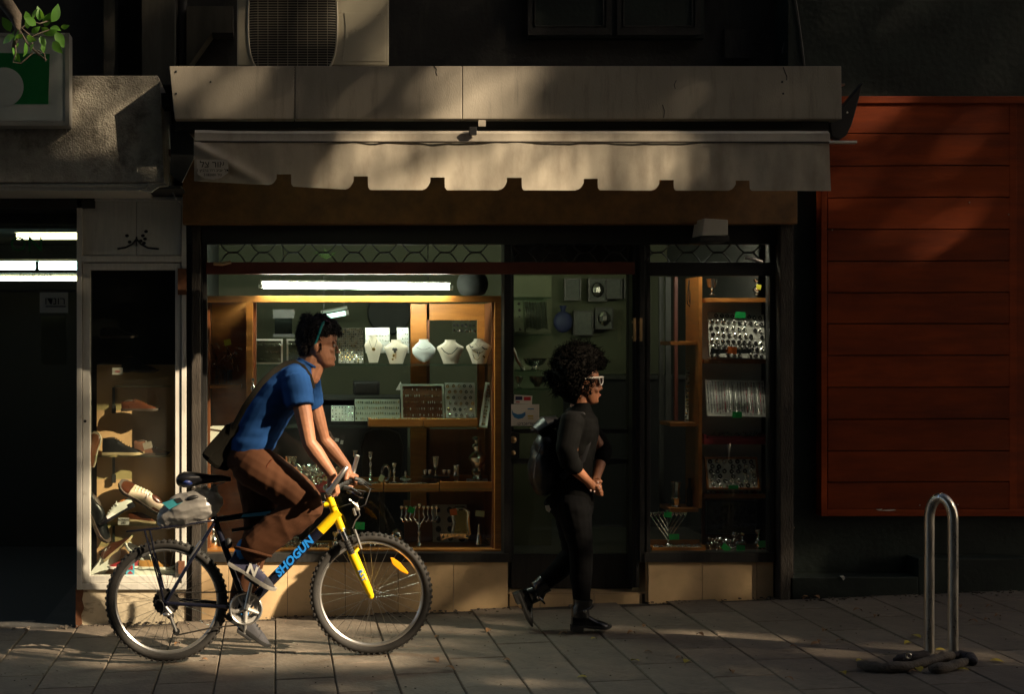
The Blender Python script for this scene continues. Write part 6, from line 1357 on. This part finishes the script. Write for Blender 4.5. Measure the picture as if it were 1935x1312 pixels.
def leaf_mb(L, W, curl):
    m = MB(); vs = [(0, 0, 0)]; n = 6
    for i in range(1, n):
        t = i / n; w_ = W * math.sin(math.pi * t ** .8) * .5; z = curl * math.sin(math.pi * t)
        vs += [(t * L, -w_, z + .004), (t * L, 0, z), (t * L, w_, z + .004)]
    vs.append((L, 0, 0)); fs = [(0, 1, 2), (0, 2, 3)]
    for i in range(n - 2):
        a = 1 + 3 * i; fs += [(a, a + 3, a + 4, a + 1), (a + 1, a + 4, a + 5, a + 2)]
    a = 1 + 3 * (n - 2); e = len(vs) - 1; fs += [(a, e, a + 1), (a + 1, e, a + 2)]
    return m.add(vs, fs)
lm = {}
for mm, (L, W, c_) in {'leaf_yellow': (.062, .034, .007), 'leaf_brown': (.055, .03, .013)}.items():
    me = mesh_of(leaf_mb(L, W, c_), 'fallen_leaf', 'full'); me.materials.append(MATS[mm]); lm[mm] = me
ly = [(1128, 1210, 0), (1192, 1252, 0), (1110, 1283, 0), (1294, 1256, 0), (1590, 1273, 0), (1722, 1217, 0), (1787, 1232, 0), (1870, 1252, 0), (1808, 1269, 0), (1740, 1273, 0), (1740, 1209, 0), (1632, 1252, 0)]
lbn = [(948, 1252, 1), (919, 1198, 1), (1072, 1201, 1), (1200, 1199, 1), (1216, 1236, 1), (1215, 1188, 1), (1276, 1248, 1), (1330, 1205, 1), (1531, 1223, 1), (1580, 1216, 1), (1547, 1217, 1), (1492, 1226, 1), (1630, 1158, 1), (1660, 1168, 1), (1810, 1149, 1), (1876, 1149, 1), (1890, 1168, 1), (1860, 1175, 1), (1848, 1180, 1), (1497, 1126, 1), (1512, 1126, 1), (1530, 1125, 1), (1500, 1290, 1), (1380, 1272, 1), (1704, 1272, 1), (1652, 1272, 1), (1735, 1275, 1), (1560, 1195, 1), (1865, 1115, 1), (1845, 1116, 1), (829, 1206, 1), (828, 1255, 1), (860, 1270, 1), (330, 1222, 1), (380, 1250, 1)]
rl = random.Random(3)
for i, (px, py, t) in enumerate(ly + lbn):
    p = ground_at(px, py)
    if p.y > -.03: p.y = -.14; p.z = gz(p.x)
    o = bpy.data.objects.new('fallen_leaf', lm['leaf_brown' if t else 'leaf_yellow']); COL.objects.link(o)
    s_ = rl.uniform(.7, 1.15); o.location = (p.x, p.y, gz(p.x) + .004); o.rotation_euler = (rl.uniform(-.2, .2), rl.uniform(-.15, .1), rl.uniform(0, 6.28)); o.scale = (s_, s_, s_)
    where = ('beside the cycle hoop' if 1600 < px < 1880 and py > 1200 else 'along the foot of the green wall' if py < 1130 else 'in front of the green wall' if px > 1480 else 'in front of the narrow window' if px > 1225 else 'in front of the shop door' if px > 960 else 'near the bicycle wheels')
    kd = 'dry brown' if t else 'yellow green'
    tag(o, kd + ' fallen leaf lying on the pavement ' + where, 'leaf', kd + ' leaves ' + where)

m = MB(); rg_ = random.Random(31)                                # grit and crumbs gathered along the foot of the shop fronts
for i in range(420):
    x = rg_.uniform(-1.6, 5.2); y = -.02 - abs(rg_.gauss(0, .05)) - (.09 if x > 3.15 else 0); s_ = rg_.uniform(.003, .010)
    if PX(962) < x < PX(1222): continue
    m.merge(MB().box(-s_, s_, -s_ * .7, s_ * .7, 0, s_ * .7).xf(Matrix.Translation((x, y, gz(x) + .001)) @ Matrix.Rotation(rg_.uniform(0, 3), 4, 'Z')))
for i in range(260):
    x = rg_.uniform(-1.6, 4.6); y = rg_.uniform(-2.0, -.1); s_ = rg_.uniform(.0015, .004)
    m.merge(MB().box(-s_, s_, -s_, s_, 0, s_ * .8).xf(Matrix.Translation((x, y, gz(x) + .001)) @ Matrix.Rotation(rg_.uniform(0, 3), 4, 'Z')))
o = obj('pavement_grit', m, 'rag'); o['kind'] = 'stuff'; tag(o, 'grit and crumbs scattered on the pavement along the shop fronts', 'grit')
# leafy twig reaching in from a street tree, top left corner
tw = thing('tree_branch', 'bark covered tree branch with bright green leaves in front of the lightbox sign', 'branch', P(25, 60, -1.2))
YB = -1.2
obj('limb', MB().tube([P(-70, -60, YB), P(0, -10, YB), P(30, 32, YB), P(34, 55, YB - .02), P(26, 90, YB)], [.05, .045, .035, .018, .01], 10), 'bark', tw, smooth='full')
for pts in ([(32, 45), (60, 70), (78, 62), (98, 55), (108, 50)], [(34, 50), (50, 80), (64, 96), (74, 105)], [(30, 60), (45, 50), (60, 40), (75, 45), (95, 38)], [(28, 70), (30, 100), (24, 118), (40, 120), (62, 100)], [(60, 70), (62, 92), (80, 108), (88, 114)], [(70, 95), (84, 102), (86, 116)]):
    obj('twig', MB().tube([P(x, y, YB + .02 * math.sin(x)) for x, y in pts], .004, 6), 'bark', tw, smooth='full')
lme = mesh_of(leaf_mb(.11, .06, .010), 'leaf', 'full'); lme.materials.append(MATS['leaf_live'])
r3 = random.Random(5); w0 = wloc(tw)
for (x, y, a, s_) in [(97, 42, 70, 1.1), (105, 60, -60, .95), (100, 78, -50, .9), (115, 52, 10, .5), (40, 48, 160, .7), (62, 36, 60, .6), (75, 40, 100, .8), (78, 52, -30, .8), (85, 36, 120, .7), (28, 68, 200, .9), (52, 55, 80, .7), (48, 80, -100, .8), (76, 68, -70, .7), (60, 62, 30, .6), (68, 48, 150, .8), (56, 44, 110, .7), (24, 90, -80, .7), (90, 64, 20, .6), (95, 52, -20, .7), (44, 66, 190, .5), (36, 82, -140, .6), (84, 50, 60, .8), (50, 70, -20, .7), (30, 100, -60, .6), (64, 82, -110, .5), (20, 60, 120, .9), (25, 78, 60, .8), (80, 84, -80, .5)]:
    o = bpy.data.objects.new('leaf', lme); COL.objects.link(o); o.parent = tw; p = P(x, y, YB + r3.uniform(-.08, .06))
    o.location = p - w0; o.rotation_euler = Euler((R(90) + r3.uniform(-.6, .6), R(-a), r3.uniform(-.5, .5)), 'XYZ'); o.rotation_euler = (Matrix.Rotation(r3.uniform(-.6, .6), 3, 'Z') @ Matrix.Rotation(R(-a), 3, 'Y') @ Matrix.Rotation(R(90) + r3.uniform(-.7, .7), 3, 'X')).to_euler(); o.scale = (s_ * .92,) * 3

# ------------------------------------------------------------------ the boulevard behind the camera: trees that dapple the light, houses opposite
def gproj(p): t = p.y / SUN.y; return (p.x - SUN.x * t, p.z - SUN.z * t)   # slide a point along the sun ray to the shop front plane
GAPS = []
def gap(px, py, Y, rx, rz, s): c = gproj(P(px, py, Y)); GAPS.append((c[0], c[1], rx, rz, s))
def gapg(x, z, rx, rz, s): GAPS.append((x, z, rx, rz, s))
gapg(-.14, .66, .52, 1.05, 1.0); gapg(-.80, .80, .36, .85, .97); gapg(-.45, -.15, .8, .55, .9)      # shoe and jewellery window
gapg(-1.2, -.65, .55, .55, .9); gapg(-1.75, -.85, .55, .75, .95); gapg(-2.2, -.95, .5, .65, .9); gapg(-1.45, -.35, .45, .45, .85)   # cyclist
gap(915, 178, YC, .27, .27, .85); gap(480, 195, YC, .14, .11, .25); gap(550, 150, YC, .07, .10, .22); gap(1290, 205, YC, .07, .06, .35)
gap(820, 325, YA, .20, .13, .75); gap(925, 318, YA, .13, .18, .7); gap(1245, 310, YA, .12, .22, .65); gap(590, 330, YA, .15, .08, .38); gap(660, 262, YA, .10, .05, .4); gap(470, 330, YA, .12, .06, .25); gap(1075, 300, YA, .06, .12, .3); gap(740, 300, YA, .06, .12, .3)
gap(195, 205, YS, .22, .18, .6); gap(1640, 230, 0, .12, .12, .28); gap(1590, 320, 0, .08, .10, .2)
gap(700, 60, YK, .3, .2, .15); gap(480, 100, YK, .15, .25, .2); gap(85, 60, -1.2, .25, .25, .7)
gap(1125, 740, -.75, .09, .10, .30); gap(1112, 910, -.88, .07, .07, .30)
gap(1800, 1000, -1.6, .12, .3, .4); gap(1800, 1275, -1.6, .7, .3, .09); gap(760, 1280, -1.6, .9, .35, .06); gap(800, 1110, 0, .55, .3, .05); gap(1340, 1100, 0, .4, .2, .10)
gap(690, 375, -.16, .14, .08, .3)
TAU = 7.2
def opening(x, z):
    s_ = 0.0
    for cx, cz, rx, rz, s in GAPS:
        d = ((x - cx) / rx) ** 4 + ((z - cz) / rz) ** 4
        s_ = max(s_, s * math.exp(-d * .7))
    return 1 + math.log(max(s_, .004)) / TAU if s_ < .97 else 1.0
rt = random.Random(11); NT = 7
crowns = [MB() for _ in range(NT)]
def put_leaf(p, s_):
    nrm = Vector((rt.gauss(0, 1), rt.gauss(0, 1), rt.gauss(0, 1))).normalized(); a = nrm.orthogonal().normalized(); b = nrm.cross(a)
    k = max(0, min(NT - 1, int((p.x + 16) / 6.5)))
    crowns[k].add([p - a * s_, p - b * s_ * .6, p + a * s_, p + b * s_ * .6], [(0, 1, 2, 3)])
for i in range(100000):                                            # crowns between the sun and the shop fronts, gaps shaped to cast the sun patches
    x = rt.uniform(-7.5, 8.0); z = rt.uniform(-5.5, 5.0)
    if rt.random() < opening(x, z): continue
    put_leaf(Vector((x, 0, z)) - SUN * rt.uniform(20, 25.5), rt.uniform(.07, .12))
for i in range(70000):                                            # the rest of the avenue
    p = Vector((rt.uniform(-16, 26), rt.uniform(-19, -1.2), 0)); p.z = 10 + rt.uniform(-3.0, 3.2)
    x, z = gproj(p)
    if -7.6 < x < 8.1 and -5.6 < z < 5.1: continue
    put_leaf(p, rt.uniform(.18, .30))
for k in range(NT):
    cx = -13 + 6.5 * k; cy = -10.5 + (k % 2) * 1.5
    t = thing('street_tree', 'broad leafy boulevard tree standing on the promenade across the road', 'tree', Vector((cx, cy, gz(cx))), 'boulevard trees')
    obj('crown', crowns[k], 'leaf_tree', t, kind='stuff')
    tr = MB().tube([(cx, cy, gz(cx) - .1), (cx + .1, cy, 2.5), (cx - .1, cy - .1, 5), (cx, cy, 8)], [.28, .22, .18, .08], 12)
    for q in range(5):
        a = 2 * math.pi * q / 5; tr.tube([(cx - .05, cy, 5), (cx + .8 * math.cos(a), cy + .8 * math.sin(a), 7.5), (cx + 2 * math.cos(a), cy + 2 * math.sin(a), 9.5)], [.12, .08, .03], 8)
    obj('trunk', tr, 'bark', t, smooth='full')
hs = thing('apartment_house', 'plain shaded apartment house across the boulevard', 'building', Vector((0, -21, 0)))
obj('wall', MB().box(-30, 40, -34, -21, -2, 20), 'opp_wall', hs)
wm = MB().box(-.7, .7, -.02, .06, -.8, .8)
pieces('window', wm, 'opp_glass', [Vector((x, -21, z)) for x in range(-24, 25, 4) for z in (2.2, 5.4, 8.6, 11.8, 15, 18.2)], hs)
